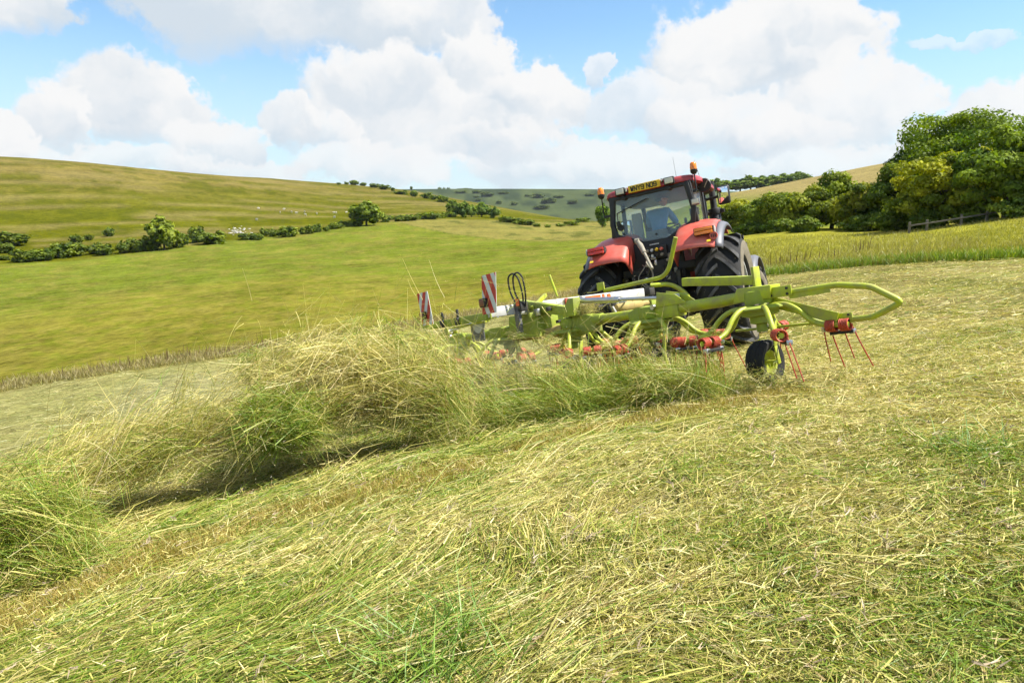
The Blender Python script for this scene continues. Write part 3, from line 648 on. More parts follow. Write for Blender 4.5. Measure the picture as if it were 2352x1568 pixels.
# --- wheels
def wheel(name, x, y, rad, hw, nlug, rimr, side):
    w = MB(); k = rad-.045
    prof = [(rimr, -hw*.78), (rimr+.05, -hw*.93), (rimr+(k-rimr)*.5, -hw*1.06), (k-.09, -hw*.99), (k-.03, -hw*.86), (k-.004, -hw*.6), (k, 0), (k-.004, hw*.6), (k-.03, hw*.86), (k-.09, hw*.99), (rimr+(k-rimr)*.5, hw*1.06), (rimr+.05, hw*.93), (rimr, hw*.78)]
    root = MB().lathe([(.001, -.13), (.17, -.13), (.17, .16), (.001, .16)], n=20).build(name, DARK, T, .01)
    root.location = (x, y, rad)
    w.lathe(prof, n=56, closed=True).build('tyre', TYRE, root, smooth=50)
    d = MB(); o = side
    d.lathe([(rimr+.015, -hw*.8), (rimr+.015, hw*.8), (rimr-.03, hw*.8), (rimr-.05, hw*.25), (.25, o*hw*.1), (.19, o*hw*.1), (.19, o*hw*.1-.03), (.25, o*hw*.1-.03), (rimr-.06, -hw*.4), (rimr-.03, -hw*.8)], n=40, closed=True).build('rim', RIM, root)
    s = MB(); r0, r1 = rimr+.05, k-.1
    s.lathe([(r0, o*(hw*.93+.004)), (r0+(r1-r0)*.5, o*(hw*1.06+.006)), (r1, o*(hw*1.0+.004)), (r1, o*hw*.97), (r0+(r1-r0)*.5, o*(hw*1.04-.01)), (r0, o*hw*.9)], n=56, closed=True).build('sidewall', DUST, root, smooth=60)
    # lugs: bars that start at the centre line and sweep back to the shoulder
    def lug(sg):
        m = MB(); st = 7; vs = []
        for i in range(st):
            t = i/(st-1); xx = sg*(-.015+t*(hw+.005)); ang = R(23)*t**1.25*(.95/rad); top = rad-(.012*t if t < .8 else .05*(t-.8)*5*.6+.012); bot = k-.03-(.06*max(0, t-.7)); hwid = (.030+.012*t)/rad
            for rr, dd in ((bot, -1.35), (top, -1.0), (top, 1.0), (bot, 1.35)):
                a = R(180)+ang+dd*hwid; vs.append((xx, rr*math.cos(a), rr*math.sin(a)))
        fs = [(i*4+a, i*4+a+1, i*4+a+5, i*4+a+4) for i in range(st-1) for a in range(3)]+[(0, 3, 2, 1), (st*4-4, st*4-3, st*4-2, st*4-1)]
        return m.raw(vs, fs)
    return root, lug
for sd in (-1, 1):
    root, lug = wheel('rear_wheel', sd*.965, 0, AX, .335, 17, .50, sd)
    meshes = [lug(1).mesh('lug', LUGM), lug(-1).mesh('lug', LUGM)]
    for i in range(17):
        for j in (0, 1):
            o = link('lug', meshes[j], root); o.rotation_euler = (math.radians(360/17*(i+.5*j)+4), 0, 0)
    root, lug = wheel('front_wheel', sd*.92, 2.75, .70, .24, 18, .36, sd)
    m = MB()
    L = [lug(1), lug(-1)]
    for i in range(18):
        for j in (0, 1):
            M = Matrix.Rotation(math.radians(20*i+10*j), 3, 'X'); m.raw([M@Vector(v) for v in L[j].v], L[j].f)
    m.build('tread_lugs', LUGM, root)
    root.rotation_euler = (0, 0, R(-8))
# --- chassis and rear end
MB().box((0, 1.2, .95), (.62, 3.6, .5)).box((0, 2.75, .68), (1.5, .16, .18)).box((0, -.15, 1.0), (.72, .8, .75)).lathe([(.001, -.85), (.17, -.85), (.2, -.4), (.2, .4), (.17, .85), (.001, .85)], (0, 0, AX), n=18).build('chassis', DARK, T, .02)
h = MB()
for a, b in ((( -.40, 1.45, 1.2), (.40, 3.7, 1.75)),): h.prism([(-.40, 1.15), (.40, 1.15), (.40, 1.7), (.30, 1.86), (.0, 1.93), (-.30, 1.86), (-.40, 1.7)], 1.45, 3.6)
h.build('bonnet', RED, T, .05, seg=3)
MB().box((0, 3.66, 1.45), (.62, .12, .5)).build('grille', BLACK, T, .02)
MB().box((-.75, 1.35, .85), (.5, 1.1, .55)).box((.75, 1.35, .85), (.5, 1.1, .55)).build('fuel_tank', BLACK, T, .05)
# --- cab
win = [(-.575, 2.685), (.575, 2.685), (.635, 2.30), (.60, 2.13), (.20, 1.935), (-.18, 1.935), (-.60, 2.13), (-.635, 2.30)]
out = [(-.645, 2.75), (.645, 2.75), (.715, 2.30), (.675, 2.09), (.23, 1.875), (-.21, 1.875), (-.675, 2.09), (-.715, 2.30)]
MB().ring(win, out, -.30, -.38).build('rear_window_frame', BLACK, T, .012)
rw = MB().prism(win, -.335, -.340).build('rear_window', GLASS, T)
seal = [(x*1.0, z) for x, z in win]
cb_ = MB()
for sx_ in (-1, 1):
    cb_.bar((sx_*.69, -.30, 2.05), (sx_*.64, -.32, 2.76), .07, .09, (0, 1, 0)).bar((sx_*.70, .42, 1.5), (sx_*.68, .42, 2.76), .06, .08, (0, 1, 0)).bar((sx_*.52, 1.42, 1.5), (sx_*.56, 1.30, 2.76), .07, .07, (0, 1, 0))
    cb_.bar((sx_*.68, -.30, 2.74), (sx_*.58, 1.3, 2.74), .07, .06).bar((sx_*.70, -.3, 2.06), (sx_*.70, .42, 1.95), .05, .06)
cb_.bar((-.55, 1.31, 2.74), (.55, 1.31, 2.74), .06, .08)
cb_.build('cab_frame', BLACK, T, .012)
MB().prism([(-.42, 1.15), (.42, 1.15), (.42, 1.92), (.24, 1.90), (-.22, 1.90), (-.42, 1.92)], -.30, -.40).box((0, .45, 1.45), (1.2, 1.75, .12)).build('cab_rear_panel', BLACK, T, .012)
MB().box((0, .45, 2.735), (1.28, 1.6, .05)).build('headliner', SEATP, T, .01)
for sx_ in (-1, 1):
    MB().raw([(sx_*.70, -.26, 2.06), (sx_*.70, .39, 1.98), (sx_*.68, .39, 2.72), (sx_*.655, -.28, 2.72)], [(0, 1, 2, 3)]).build('side_window', GLASS, T)
    MB().raw([(sx_*.70, .45, 1.55), (sx_*.53, 1.40, 1.55), (sx_*.565, 1.29, 2.72), (sx_*.68, .45, 2.72)], [(0, 1, 2, 3)]).build('door_window', GLASS, T)
MB().raw([(-.5, 1.43, 1.6), (.5, 1.43, 1.6), (.54, 1.31, 2.71), (-.54, 1.31, 2.71)], [(0, 1, 2, 3)]).build('windscreen', GLASS, T)
# roof: shallow domed shell, rounded at its corners
def slab(hx, y0, y1, zb, zt, crown, rad):
    m = MB(); n = 44; lv = [(zb, .94), (zb+.02, 1.0), (zb+(zt-zb)*.55, 1.0), (zb+(zt-zb)*.85, .975), (zt, .92), (zt+crown*.5, .7), (zt+crown, .02)]
    cy = (y0+y1)/2; hy = (y1-y0)/2
    for z, s in lv:
        for k in range(n):
            a = 2*math.pi*(k+.5)/n; c, sn = math.cos(a), math.sin(a); e = .34
            m.v.append((hx*s*math.copysign(abs(c)**e, c), cy+hy*s*math.copysign(abs(sn)**e, sn), z))
    for i in range(len(lv)-1):
        for k in range(n): m.f.append((i*n+k, i*n+(k+1) % n, (i+1)*n+(k+1) % n, (i+1)*n+k))
    m.f.append(tuple(range(n))[::-1]); return m
slab(.79, -.42, 1.48, 2.735, 2.86, .05, .1).build('roof', REDROOF, T, smooth=45)
slab(.74, -.36, 1.40, 2.70, 2.733, .001, .1).build('roof_underside', BLACK, T)
# number plate with its characters as raised pieces
np_o = MB().box((-.04, -.432, 2.805), (.53, .014, .115)).build('number_plate', YEL, T, .006)
STROKES = {'W': [[(0, 1), (.25, 0), (.5, .75), (.75, 0), (1, 1)]], 'N': [[(0, 0), (0, 1), (1, 0), (1, 1)]], 'Y': [[(0, 1), (.5, .5), (1, 1)], [(.5, .5), (.5, 0)]],
           '9': [[(1, .5), (.25, .45), (0, .6), (0, .88), (.25, 1), (.75, 1), (1, .85), (1, .2), (.8, 0), (.2, 0), (0, .12)]], 'O': [[(.2, 0), (.8, 0), (1, .2), (1, .8), (.8, 1), (.2, 1), (0, .8), (0, .2), (.2, 0)]]}
def letters(txt, x0, z0, w, hgt, gap, y, th, dep, parent, mat, name='character'):
    x = x0
    for ch in txt:
        if ch == ' ': x += w*.8; continue
        m = MB()
        for st in STROKES[ch]:
            for a, b in zip(st[:-1], st[1:]):
                A = (x+a[0]*w, y, z0+a[1]*hgt); B = (x+b[0]*w, y, z0+b[1]*hgt); e = (V3(B)-V3(A)).normalized()*th*.4; m.bar(V3(A)-e, V3(B)+e, dep, th, (0, 1, 0)) if False else m.bar(V3(A)-e, V3(B)+e, th, dep, (0, 1, 0))
        m.build(name, mat, parent); x += w+gap
letters('WNY9 NO9', -.262, 2.768, .042, .072, .016, -.441, .013, .005, np_o, INK)
# roof work lamps and the small lamps beside the plate
def lamp(x, y, z, w, hgt, name='work_lamp', housing=BLACK, d=.07):
    r = MB().box((x, y, z), (w, d, hgt)).build(name, housing, T, .012)
    MB().box((x, y-d/2-.004, z), (w*.78, .012, hgt*.74)).build('lens', LAMPG, r, .004); return r
lamp(.37, -.44, 2.80, .165, .115); lamp(-.44, -.44, 2.80, .165, .115)
lamp(.255, -.425, 2.835, .03, .06, 'plate_lamp'); lamp(-.335, -.425, 2.805, .03, .07, 'plate_lamp')
lamp(.715, -.36, 2.40, .13, .10, 'work_lamp', GREYP); lamp(-.80, .2, 2.07, .12, .09, 'work_lamp', GREYP)
MB().bar((.66, -.3, 2.36), (.72, -.34, 2.36), .03, .03).bar((-.70, .2, 2.07), (-.8, .2, 2.07), .03, .03).build('lamp_bracket', BLACK, T)
# wiper, hinges, grab knobs
MB().tube([(-.56, -.392, 2.47), (-.02, -.392, 2.615)], .009, 6).tube([(-.56, -.40, 2.47), (-.56, -.392, 2.30)], .009, 6).box((-.56, -.39, 2.30), (.06, .03, .08)).build('wiper', BLACK, T)
for x, z in ((.33, 2.70), (-.42, 2.70)): MB().lathe([(.001, -.43), (.035, -.43), (.035, -.37), (.001, -.37)], (x, 0, z), 'y', 12).build('window_hinge', BLACK, T)
for x, z, r_ in ((-.545, 2.235, .055), (-.50, 2.12, .018), (.03, 2.02, .018)): MB().lathe([(.001, -.365), (r_, -.365), (r_, -.335), (.001, -.335)], (x, 0, z), 'y', 14).build('window_knob', BLACK, T)
# amber beacons on stalks
for x, z0, z1, zb in ((.745, 2.58, 2.80, 2.86), (-.815, 2.47, 2.74, 2.80)):
    r = MB().tube([(x, -.30, z0), (x, -.30, zb)], .011, 8).lathe([(.001, zb-.02), (.03, zb-.02), (.055, zb+.01), (.058, zb+.05), (.001, zb+.05)], (x, -.30, 0), 'z', 16).bar((x, -.30, z0), (x*.85, -.30, z0), .03, .04).build('beacon', BLACK, T)
    MB().lathe([(.054, zb+.05), (.055, zb+.09), (.05, zb+.145), (.035, zb+.165), (.001, zb+.17)], (x, -.30, 0), 'z', 18).build('lens', ORANGE, r, smooth=70)
# mirrors
for sx_, xm, zm, zs in ((1, .88, 2.64, 2.62), (-1, -.88, 2.38, 2.5)):
    r = MB().box((xm+sx_*.03, 1.28, zm), (.22, .08, .33)).build('mirror', BLACK, T, .04, seg=3)
    MB().box((xm+sx_*.03, 1.232, zm), (.17, .012, .27), Matrix.Rotation(R(sx_*7), 3, 'Z')@Matrix.Rotation(R(9), 3, 'X')).build('mirror_glass', CHROME, r, .005)
    MB().tube(rounded([(sx_*.55, 1.33, zs), (xm-sx_*.02, 1.32, zm), (xm+sx_*.03, 1.30, zm)], .05), .024, 8).build('arm', BLACK, r)
r = MB().lathe([(.001, -.02), (.10, -.02), (.115, 0), (.10, .05), (.001, .06)], (.80, .12, 2.70), 'y', 20).build('side_mirror', BLACK, T); r.data.transform(Matrix.Translation((0, 0, 0)))
MB().bar((.80, .09, 2.66), (.86, .09, 2.76), .012, .015).build('bracket', DUSTYROD, r)
# exhaust stack on the right front corner of the cab
MB().lathe([(.001, 1.55), (.095, 1.55), (.105, 1.62), (.105, 2.36), (.065, 2.44), (.058, 2.50), (.058, 2.84), (.064, 2.97), (.001, 2.98)], (.66, 1.62, 0), 'z', 20).build('exhaust_stack', BLACK, T)
MB().lathe([(.001, 2.36), (.12, 2.36), (.12, 2.47), (.001, 2.47)], (.66, 1.62, 0), 'z', 20).box((.78, 1.6, 2.41), (.12, .06, .07)).box((.56, 1.55, 2.40), (.12, .05, .05)).build('exhaust_clamp', BLACK, T, .008)
MB().tube(catmull([(.5, 1.4, 2.46), (.58, 1.5, 2.40), (.64, 1.55, 2.2), (.66, 1.56, 1.9)]), .012, 6).build('hose', BLACK, T)
for x, y_, z0, z1, lean in ((.24, .8, 2.88, 3.40, -.02), (.62, 1.0, 2.84, 3.30, -.08)): MB().tube([(x, y_, z0), (x+lean, y_, z1)], [.004, .0018], 5).lathe([(.001, z0-.02), (.02, z0-.02), (.008, z0+.05), (.001, z0+.05)], (x, y_, 0), 'z', 10).build('aerial', BLACK, T)
# --- rear mudguards: shells bent round the wheel, with black outer flares
def shell(name, prof, rad, a0, a1, mat, sx_, n=16, cy=0, cz=AX, thick=.018):
    m = MB(); k = len(prof)
    for i in range(n):
        t = R(a0+(a1-a0)*i/(n-1))
        for x, dr in prof: m.v.append((sx_*x, cy+(rad+dr)*math.cos(t), cz+(rad+dr)*math.sin(t)))
    m.f += [(i*k+j, i*k+j+1, (i+1)*k+j+1, (i+1)*k+j) for i in range(n-1) for j in range(k-1)]
    o = m.build(name, mat, T, smooth=50); md = o.modifiers.new('thickness', 'SOLIDIFY'); md.thickness = thick; md.offset = 0
    return o
for sx_ in (-1, 1):
    fd = shell('mudguard', [(.37, -.36), (.37, -.16), (.375, -.07), (.40, -.025), (.45, 0), (.60, .012), (.80, .005), (.93, -.02), (1.0, -.055)], 1.20, 58, 143, RED, sx_)
    shell('mudguard_flare', [(1.0, -.062), (1.04, -.075), (1.085, -.10), (1.10, -.15)], 1.20, 66, 142, GREYP, sx_)
    a = R(129); ly, lz = 1.235*math.cos(a), AX+1.235*math.sin(a)
    rot = Matrix.Rotation(R(-12), 3, 'X')
    lp = MB().box((sx_*.86, ly-.02, lz), (.30, .12, .115), rot).build('tail_lamp', BLACK, T, .015)
    MB().box((sx_*.86, ly-.088, lz+.03), (.27, .03, .05), rot).build('lens', ORANGE if sx_ > 0 else REDLENS, lp, .008, label='amber upper lens of the tail lamp' if sx_ > 0 else None)
    MB().box((sx_*.86, ly-.094, lz-.025), (.27, .03, .05), rot).build('lens', REDLENS if sx_ < 0 else ORANGE, lp, .008)
    MB().box((sx_*1.018, ly-.03, lz), (.016, .11, .10), rot).build('bezel', RIM, lp, .004)
    a = R(140); ly, lz = 1.203*math.cos(a), AX+1.203*math.sin(a)
    MB().box((sx_*.93, ly-.012, lz+.025), (.055, .006, .045), Matrix.Rotation(R(-48), 3, 'X')).build('warning_sticker', YEL, T)
a = R(133); ly, lz = 1.21*math.cos(a), AX+1.21*math.sin(a)
r = MB().lathe([(.001, -.03), (.06, -.03), (.06, .01), (.045, .035), (.001, .04)], (1.0, ly-.02, lz-.02), 'y', 18).build('control_pod', RED, T)
for k in (-1, 0, 1): MB().box((1.0+k*.028, ly-.055, lz-.02), (.012, .012, .05)).build('button', BLACK, r)
for sx_ in (-1, 1):
    shell('front_mudguard', [(.66, -.02), (.70, 0), (.90, .015), (1.12, 0), (1.20, -.05)], .86, 15, 188, GREYP, sx_, 20, 2.72, .70)
    MB().lathe([(.001, -.012), (.02, -.012), (.016, .01), (.001, .012)], (sx_*.95, 2.72+.875*math.cos(R(160)), .70+.875*math.sin(R(160))), 'y', 10).build('bolt', STEEL, T)
# --- hitch and hydraulics
for sx_ in (-1, 1):
    MB().bar((sx_*.36, -.25, .72), (sx_*.44, -1.15, .66), .05, .12).lathe([(.001, -.05), (.06, -.05), (.06, .05), (.001, .05)], (sx_*.44, -1.18, .66), n=14).build('lower_link', DARK, T, .01)
    MB().tube([(sx_*.40, -.75, .70), (sx_*.36, -.62, 1.30)], .035, 8).bar((sx_*.33, -.2, 1.38), (sx_*.36, -.66, 1.33), .06, .09).build('lift_rod', DARK, T)
    MB().tube([(sx_*.27, -.55, .62), (sx_*.27, -.62, 1.15)], [.055, .055], 10).build('lift_cylinder', DARK, T)
MB().tube([(-.23, -.62, 1.94), (-.17, -.68, 1.86), (-.09, -.80, 1.72)], [.035, .045, .036], 10).tube([(-.09, -.80, 1.72), (.07, -1.08, 1.44)], .023, 8).lathe([(.001, -.03), (.045, -.03), (.045, .03), (.001, .03)], (-.23, -.62, 1.94), n=14).build('top_link', DUSTYROD, T)
MB().box((.02, -.44, 1.72), (.34, .10, .20)).box((.02, -.46, 1.45), (.40, .14, .26)).build('valve_block', DARK, T, .015)
for i in range(8):
    x = -.11+.075*(i % 4); z = 1.76-.09*(i//4)
    MB().lathe([(.001, -.56), (.022, -.56), (.028, -.53), (.028, -.48), (.001, -.48)], (x, 0, z), 'y', 12).build('coupling', [DUSTYROD, STEEL, DARK, DUSTYROD][i % 4] if i not in (2, 3) else (YEL, RED)[i-2], T)
g = random.Random(3)
for i in range(9):
    x = g.uniform(-.25, .3); z = g.uniform(1.3, 1.62)
    MB().tube(catmull([(x, -.5, z), (x+g.uniform(-.08, .08), -.62, z-.05), (x+g.uniform(-.12, .12), -.66, z-.22), (x*.5, -.75, z-.42)]), g.choice([.011, .014, .009]), 6).build('hydraulic_hose', [BLACK, DARK, DUSTYROD][i % 3], T)
for i in range(26):
    p = (g.uniform(-.3, .32), g.uniform(-.68, -.5), g.uniform(1.0, 1.68)); 
    if i < 12: MB().box(p, (g.uniform(.03, .09), g.uniform(.04, .1), g.uniform(.03, .09)), Matrix.Rotation(g.uniform(0, 3), 3, 'Z')).build('fitting', g.choice([DARK, STEEL, DUSTYROD, DARK]), T, .006)
    else: MB().lathe([(.001, -.04), (.02, -.04), (.026, 0), (.02, .04), (.001, .04)], p, g.choice('xyz'), 8).build('fitting', g.choice([STEEL, DARK, DUSTYROD]), T)
MB().lathe([(.001, -1.0), (.05, -1.0), (.06, -.55), (.001, -.55)], (0, 0, .75), 'y', 14).build('power_shaft_stub', DARK, T)
letters_m = MB()
lr_ = MB().box((-.015, -.405, 1.86), (.165, .006, .028)).build('rear_badge', BLACK, T)
for i in range(7): MB().box((-.082+i*.0225, -.411, 1.86), (.017, .005, .020)).build('character', WHITEP, lr_); 
# --- inside the cab
st = MB().box((-.12, .45, 1.98), (.50, .50, .14)).build('seat', SEATM, T, .05, seg=3)
MB().prism([(.22, 1.98), (.32, 1.98), (.28, 2.15), (.20, 2.15)], -.30, .08, 'x').build('backrest', SEATM, st, .04, seg=3)
ps = MB().box((-.46, .62, 1.95), (.22, .40, .10)).build('passenger_seat', SEATP, T, .03)
MB().prism([(.38, 1.96), (.46, 1.96), (.44, 2.50), (.37, 2.52)], -.55, -.37, 'x').build('backrest', SEATP, ps, .03, seg=3)
MB().box((-.12, .45, 1.72), (.36, .40, .40)).build('seat_base', BLACK, st, .02)
MB().box((.28, .55, 2.08), (.16, .55, .14)).box((.30, .75, 2.22), (.05, .05, .2)).build('control_console', BLACK, T, .03)
MB().bar((-.10, 1.30, 1.6), (-.06, 1.02, 2.18), .12, .12).build('steering_column', BLACK, T, .02)
sw = MB(); c0 = V3((-.06, .98, 2.22)); nrm = V3((0, -.45, .9)).normalized(); ux = V3((1, 0, 0)); uy = nrm.cross(ux)
sw.tube([c0+(ux*math.cos(a)+uy*math.sin(a))*.20 for a in np.linspace(0, 2*math.pi, 33)], .016, 8, False)
for a in (.5, 2.6, 4.7): sw.tube([c0, c0+(ux*math.cos(a)+uy*math.sin(a))*.2], .012, 6)
sw.build('steering_wheel', BLACK, T)
MB().box((.42, 1.0, 2.42), (.16, .05, .13)).tube(catmull([(.46, 1.02, 2.36), (.40, 1.04, 2.2), (.44, 1.1, 2.0)]), .012, 6).build('monitor', BLACK, T, .01)
MB().box((-.45, 1.1, 1.62), (.25, .4, .2)).build('left_console', SEATM, T, .04)

# ------------------------------------------------------------------ driver: one skinned body, clothes and hair as children
def skinned(name, verts, edges, radii, mat, sub=2, root=0):
    me = bpy.data.meshes.new(name); me.from_pydata(verts, edges, []); o = link(name, me)
    md = o.modifiers.new('skin', 'SKIN'); md.use_smooth_shade = True
    for i, r_ in enumerate(radii):
        sv = me.skin_vertices[0].data[i] if me.skin_vertices else None
        if sv: sv.radius = r_ if isinstance(r_, tuple) else (r_, r_); sv.use_root = (i == root)
    o.modifiers.new('sub', 'SUBSURF').levels = sub
    return o
def skin_mesh(name, verts, edges, radii, mat, extra=None, voxel=None):
    me = bpy.data.meshes.new(name); me.from_pydata(verts, edges, []); o = link(name+'_tmp', me)
    bm = bmesh.new(); bm.from_mesh(me); ly = bm.verts.layers.skin.verify(); bm.verts.ensure_lookup_table()
    for i, r_ in enumerate(radii): bm.verts[i][ly].radius = r_ if isinstance(r_, tuple) else (r_, r_); bm.verts[i][ly].use_root = (i == 0)
    bm.to_mesh(me); bm.free()
    md = o.modifiers.new('skin', 'SKIN'); s_ = o.modifiers.new('sub', 'SUBSURF'); s_.levels = 2; s_.render_levels = 2
    dg = bpy.context.evaluated_depsgraph_get(); dg.update(); m2 = bpy.data.meshes.new_from_object(o.evaluated_get(dg)); bpy.data.objects.remove(o)
    if extra is not None:
        bm = bmesh.new(); bm.from_mesh(m2); extra(bm); bm.to_mesh(m2); bm.free()
        o = link(name+'_tmp', m2); md = o.modifiers.new('rm', 'REMESH'); md.mode = 'VOXEL'; md.voxel_size = voxel; sm = o.modifiers.new('sm', 'SMOOTH'); sm.factor = .5; sm.iterations = 2
        dg = bpy.context.evaluated_depsgraph_get(); dg.update(); m3 = bpy.data.meshes.new_from_object(o.evaluated_get(dg)); bpy.data.objects.remove(o); m2 = m3
    m2.name = name; m2.materials.clear(); m2.materials.append(mat); m2.polygons.foreach_set('use_smooth', np.ones(len(m2.polygons), bool)); return m2
SKIN = pmat('skin', (.60, .33, .25), .55); SHIRT = pmat('blue_shirt', (.13, .33, .62), .85, noise_amt=.5, noise_scale=7, col2=(.22, .42, .68), bump=.3, bscale=14)
TROU = pmat('dark_trousers', (.03, .035, .06), .9); HAIR = pmat('grey_hair', (.10, .095, .09), .8, bump=.5, bscale=120)
# seated skeleton, pelvis first (tractor coordinates)
SX = -.10
body_v = [(SX, .42, 2.10), (SX, .44, 2.26), (SX+.01, .46, 2.42), (SX+.03, .50, 2.52), (SX+.04, .53, 2.575),      # spine to neck base
          (SX-.145, .46, 2.475), (SX-.20, .56, 2.28), (SX-.11, .80, 2.25),                                        # left arm
          (SX+.18, .49, 2.465), (SX+.25, .63, 2.28), (SX+.22, .86, 2.29),                                        # right arm
          (SX-.10, .55, 2.10), (SX-.13, .92, 2.12), (SX-.13, 1.0, 1.72), (SX-.13, 1.14, 1.62),                  # left leg
          (SX+.10, .55, 2.10), (SX+.13, .92, 2.12), (SX+.13, 1.0, 1.72), (SX+.13, 1.14, 1.62),                  # right leg
          (SX+.05, .545, 2.63)]
body_e = [(0, 1), (1, 2), (2, 3), (3, 4), (2, 5), (5, 6), (6, 7), (2, 8), (8, 9), (9, 10), (0, 11), (11, 12), (12, 13), (13, 14), (0, 15), (15, 16), (16, 17), (17, 18), (4, 19)]
body_r = [(.13, .105), (.125, .10), (.13, .095), (.07, .066), .058, .062, .048, .034, .062, .048, .034, .085, .068, .05, .045, .085, .068, .05, .045, .055]
def hand(bv, be, br, wrist, d, side):
    w = len(bv); d = V3(d).normalized(); s = d.cross(V3((0, 0, 1))).normalized(); dn = V3((0, -.2, -1))
    palm = V3(body_v[wrist])+d*.07; bv.append(tuple(palm)); br.append((.036, .02)); be.append((wrist, w))
    for i, (off, L) in enumerate(((-.030, .075), (-.010, .085), (.010, .08), (.030, .062))):
        a = palm+s*off+d*.03; b = a+d*L*.45+dn*L*.15; c = b+d*L*.15+dn*L*.45; e_ = c-d*L*.25+dn*L*.2
        n = len(bv); bv += [tuple(a), tuple(b), tuple(c), tuple(e_)]; br += [.0095, .009, .0085, .008]; be += [(w, n), (n, n+1), (n+1, n+2), (n+2, n+3)]
    a = palm-d*.02+s*side*.04; b = a+s*side*.02+d*.03; c = b+d*.03+dn*.015; n = len(bv); bv += [tuple(a), tuple(b), tuple(c)]; br += [.012, .011, .009]; be += [(w, n), (n, n+1), (n+1, n+2)]
bv, be, br = list(body_v), list(body_e), list(body_r)
hand(bv, be, br, 7, (.35, .9, .05), 1); hand(bv, be, br, 10, (-.3, .9, .1), -1)
HC = V3((SX+.07, .565, 2.685)); TURN = Matrix.Rotation(R(-58), 3, 'Z')      # head turned to the right
def head(bm):
    def sp(c, r_, seg=20):
        m = Matrix.Translation(HC+TURN@V3(c)) @ TURN.to_4x4() @ Matrix.Diagonal((*r_, 1)); bmesh.ops.create_uvsphere(bm, u_segments=seg, v_segments=14, radius=1, matrix=m)
    sp((0, -.005, .03), (.077, .098, .092)); sp((0, .025, -.045), (.060, .072, .068)); sp((0, .045, -.085), (.035, .04, .032))       # skull, jaw, chin
    sp((0, .108, -.005), (.015, .026, .020), 10); sp((0, .095, .022), (.011, .016, .03), 10)                                          # nose
    sp((0, .088, -.052), (.026, .012, .008), 10); sp((0, .086, -.066), (.024, .012, .008), 10)                                        # lips
    for s in (-1, 1):
        sp((s*.078, -.008, 0), (.012, .024, .034), 10); sp((s*.032, .082, .040), (.026, .014, .010), 10); sp((s*.032, .080, .018), (.015, .012, .012), 10); sp((s*.045, .055, -.02), (.028, .03, .025), 10)
P = link('person', skin_mesh('person', bv, be, br, SKIN, head, .0085)); P.matrix_world = T.matrix_world.copy()
tag(P, 'driver in a blue shirt seated in the tractor cab, head turned right', 'person')
sh_v = [body_v[i] for i in (0, 1, 2, 3, 5, 6, 7, 8, 9, 10)]; sh_v[6] = tuple(V3(sh_v[5]).lerp(V3(sh_v[6]), .72)); sh_v[9] = tuple(V3(sh_v[8]).lerp(V3(sh_v[9]), .72)); sh_v[3] = tuple(V3(sh_v[3])+V3((0, 0, .015)))
link('shirt', skin_mesh('shirt', sh_v, [(0, 1), (1, 2), (2, 3), (2, 4), (4, 5), (5, 6), (2, 7), (7, 8), (8, 9)], [(.145, .12), (.14, .115), (.145, .11), (.08, .075), .068, .058, .046, .068, .058, .046], SHIRT), P)
tr_v = [body_v[i] for i in (0, 11, 12, 13, 15, 16, 17)]
link('trousers', skin_mesh('trousers', tr_v, [(0, 1), (1, 2), (2, 3), (0, 4), (4, 5), (5, 6)], [(.16, .13), .1, .082, .062, .1, .082, .062], TROU), P)
bm = bmesh.new(); m = Matrix.Translation(HC+TURN@V3((0, -.018, .042))) @ TURN.to_4x4() @ Matrix.Diagonal((.087, .10, .094, 1)); bmesh.ops.create_uvsphere(bm, u_segments=24, v_segments=16, radius=1, matrix=m)
iv = TURN.inverted()
kill = [v for v in bm.verts if (lambda q: q.z < -.045+.0*q.y or (q.y > .045 and q.z < .085))(iv@(v.co-HC))]
bmesh.ops.delete(bm, geom=kill, context='VERTS')
for v in bm.verts: v.co += Vector((random.uniform(-1, 1), random.uniform(-1, 1), random.uniform(-1, 1)))*.004
hm = bpy.data.meshes.new('hair'); bm.to_mesh(hm); bm.free(); hm.materials.append(HAIR); o = link('hair', hm, P); md = o.modifiers.new('t', 'SOLIDIFY'); md.thickness = .012
EYE = pmat('eye', (.03, .025, .02), .2)
for s in (-1, 1):
    bm = bmesh.new(); bmesh.ops.create_uvsphere(bm, u_segments=10, v_segments=8, radius=.011, matrix=Matrix.Translation(HC+TURN@V3((s*.032, .089, .02)))); em = bpy.data.meshes.new('eye'); bm.to_mesh(em); bm.free(); em.materials.append(EYE); link('eye', em, P)
# ------------------------------------------------------------------ tedder (x right, y forward, z up; origin on the ground under its middle)
LIME = pmat('lime_paint', (.43, .50, .016), .36, spec=.5, noise_amt=.95, noise_scale=9, col2=(.27, .25, .08), coat=.05)
LIMED = pmat('lime_paint_dusty', (.31, .39, .022), .5, noise_amt=.7, noise_scale=5, col2=(.22, .21, .09))
WHITEF = pmat('white_frame', (.60, .60, .57), .5, noise_amt=.6, noise_scale=4, col2=(.42, .40, .33))
COIL = pmat('orange_spring', (.50, .058, .020), .42, noise_amt=.7, noise_scale=20, col2=(.26, .08, .045))
RUBB = pmat('hose_rubber', (.012, .012, .012), .4)
TAN = pmat('tan_guard', (.46, .34, .10), .6, noise_amt=.7, noise_scale=9, col2=(.28, .21, .10))
ORG = pmat('orange_panel', (.75, .14, .015), .5)
BRED = pmat('board_red', (.55, .045, .03), .55, noise_amt=.4, noise_scale=9, col2=(.46, .10, .07)); BWHITE = pmat('board_white', (.66, .68, .68), .5, noise_amt=.4, noise_scale=9, col2=(.55, .55, .52))
K_ = .2
to = pose(.35, 8.95, 53); to.translation = to @ Vector((K_, 0, 0)); to.translation = (to.translation.x, to.translation.y, float(plane_z(to.translation.x, to.translation.y)))
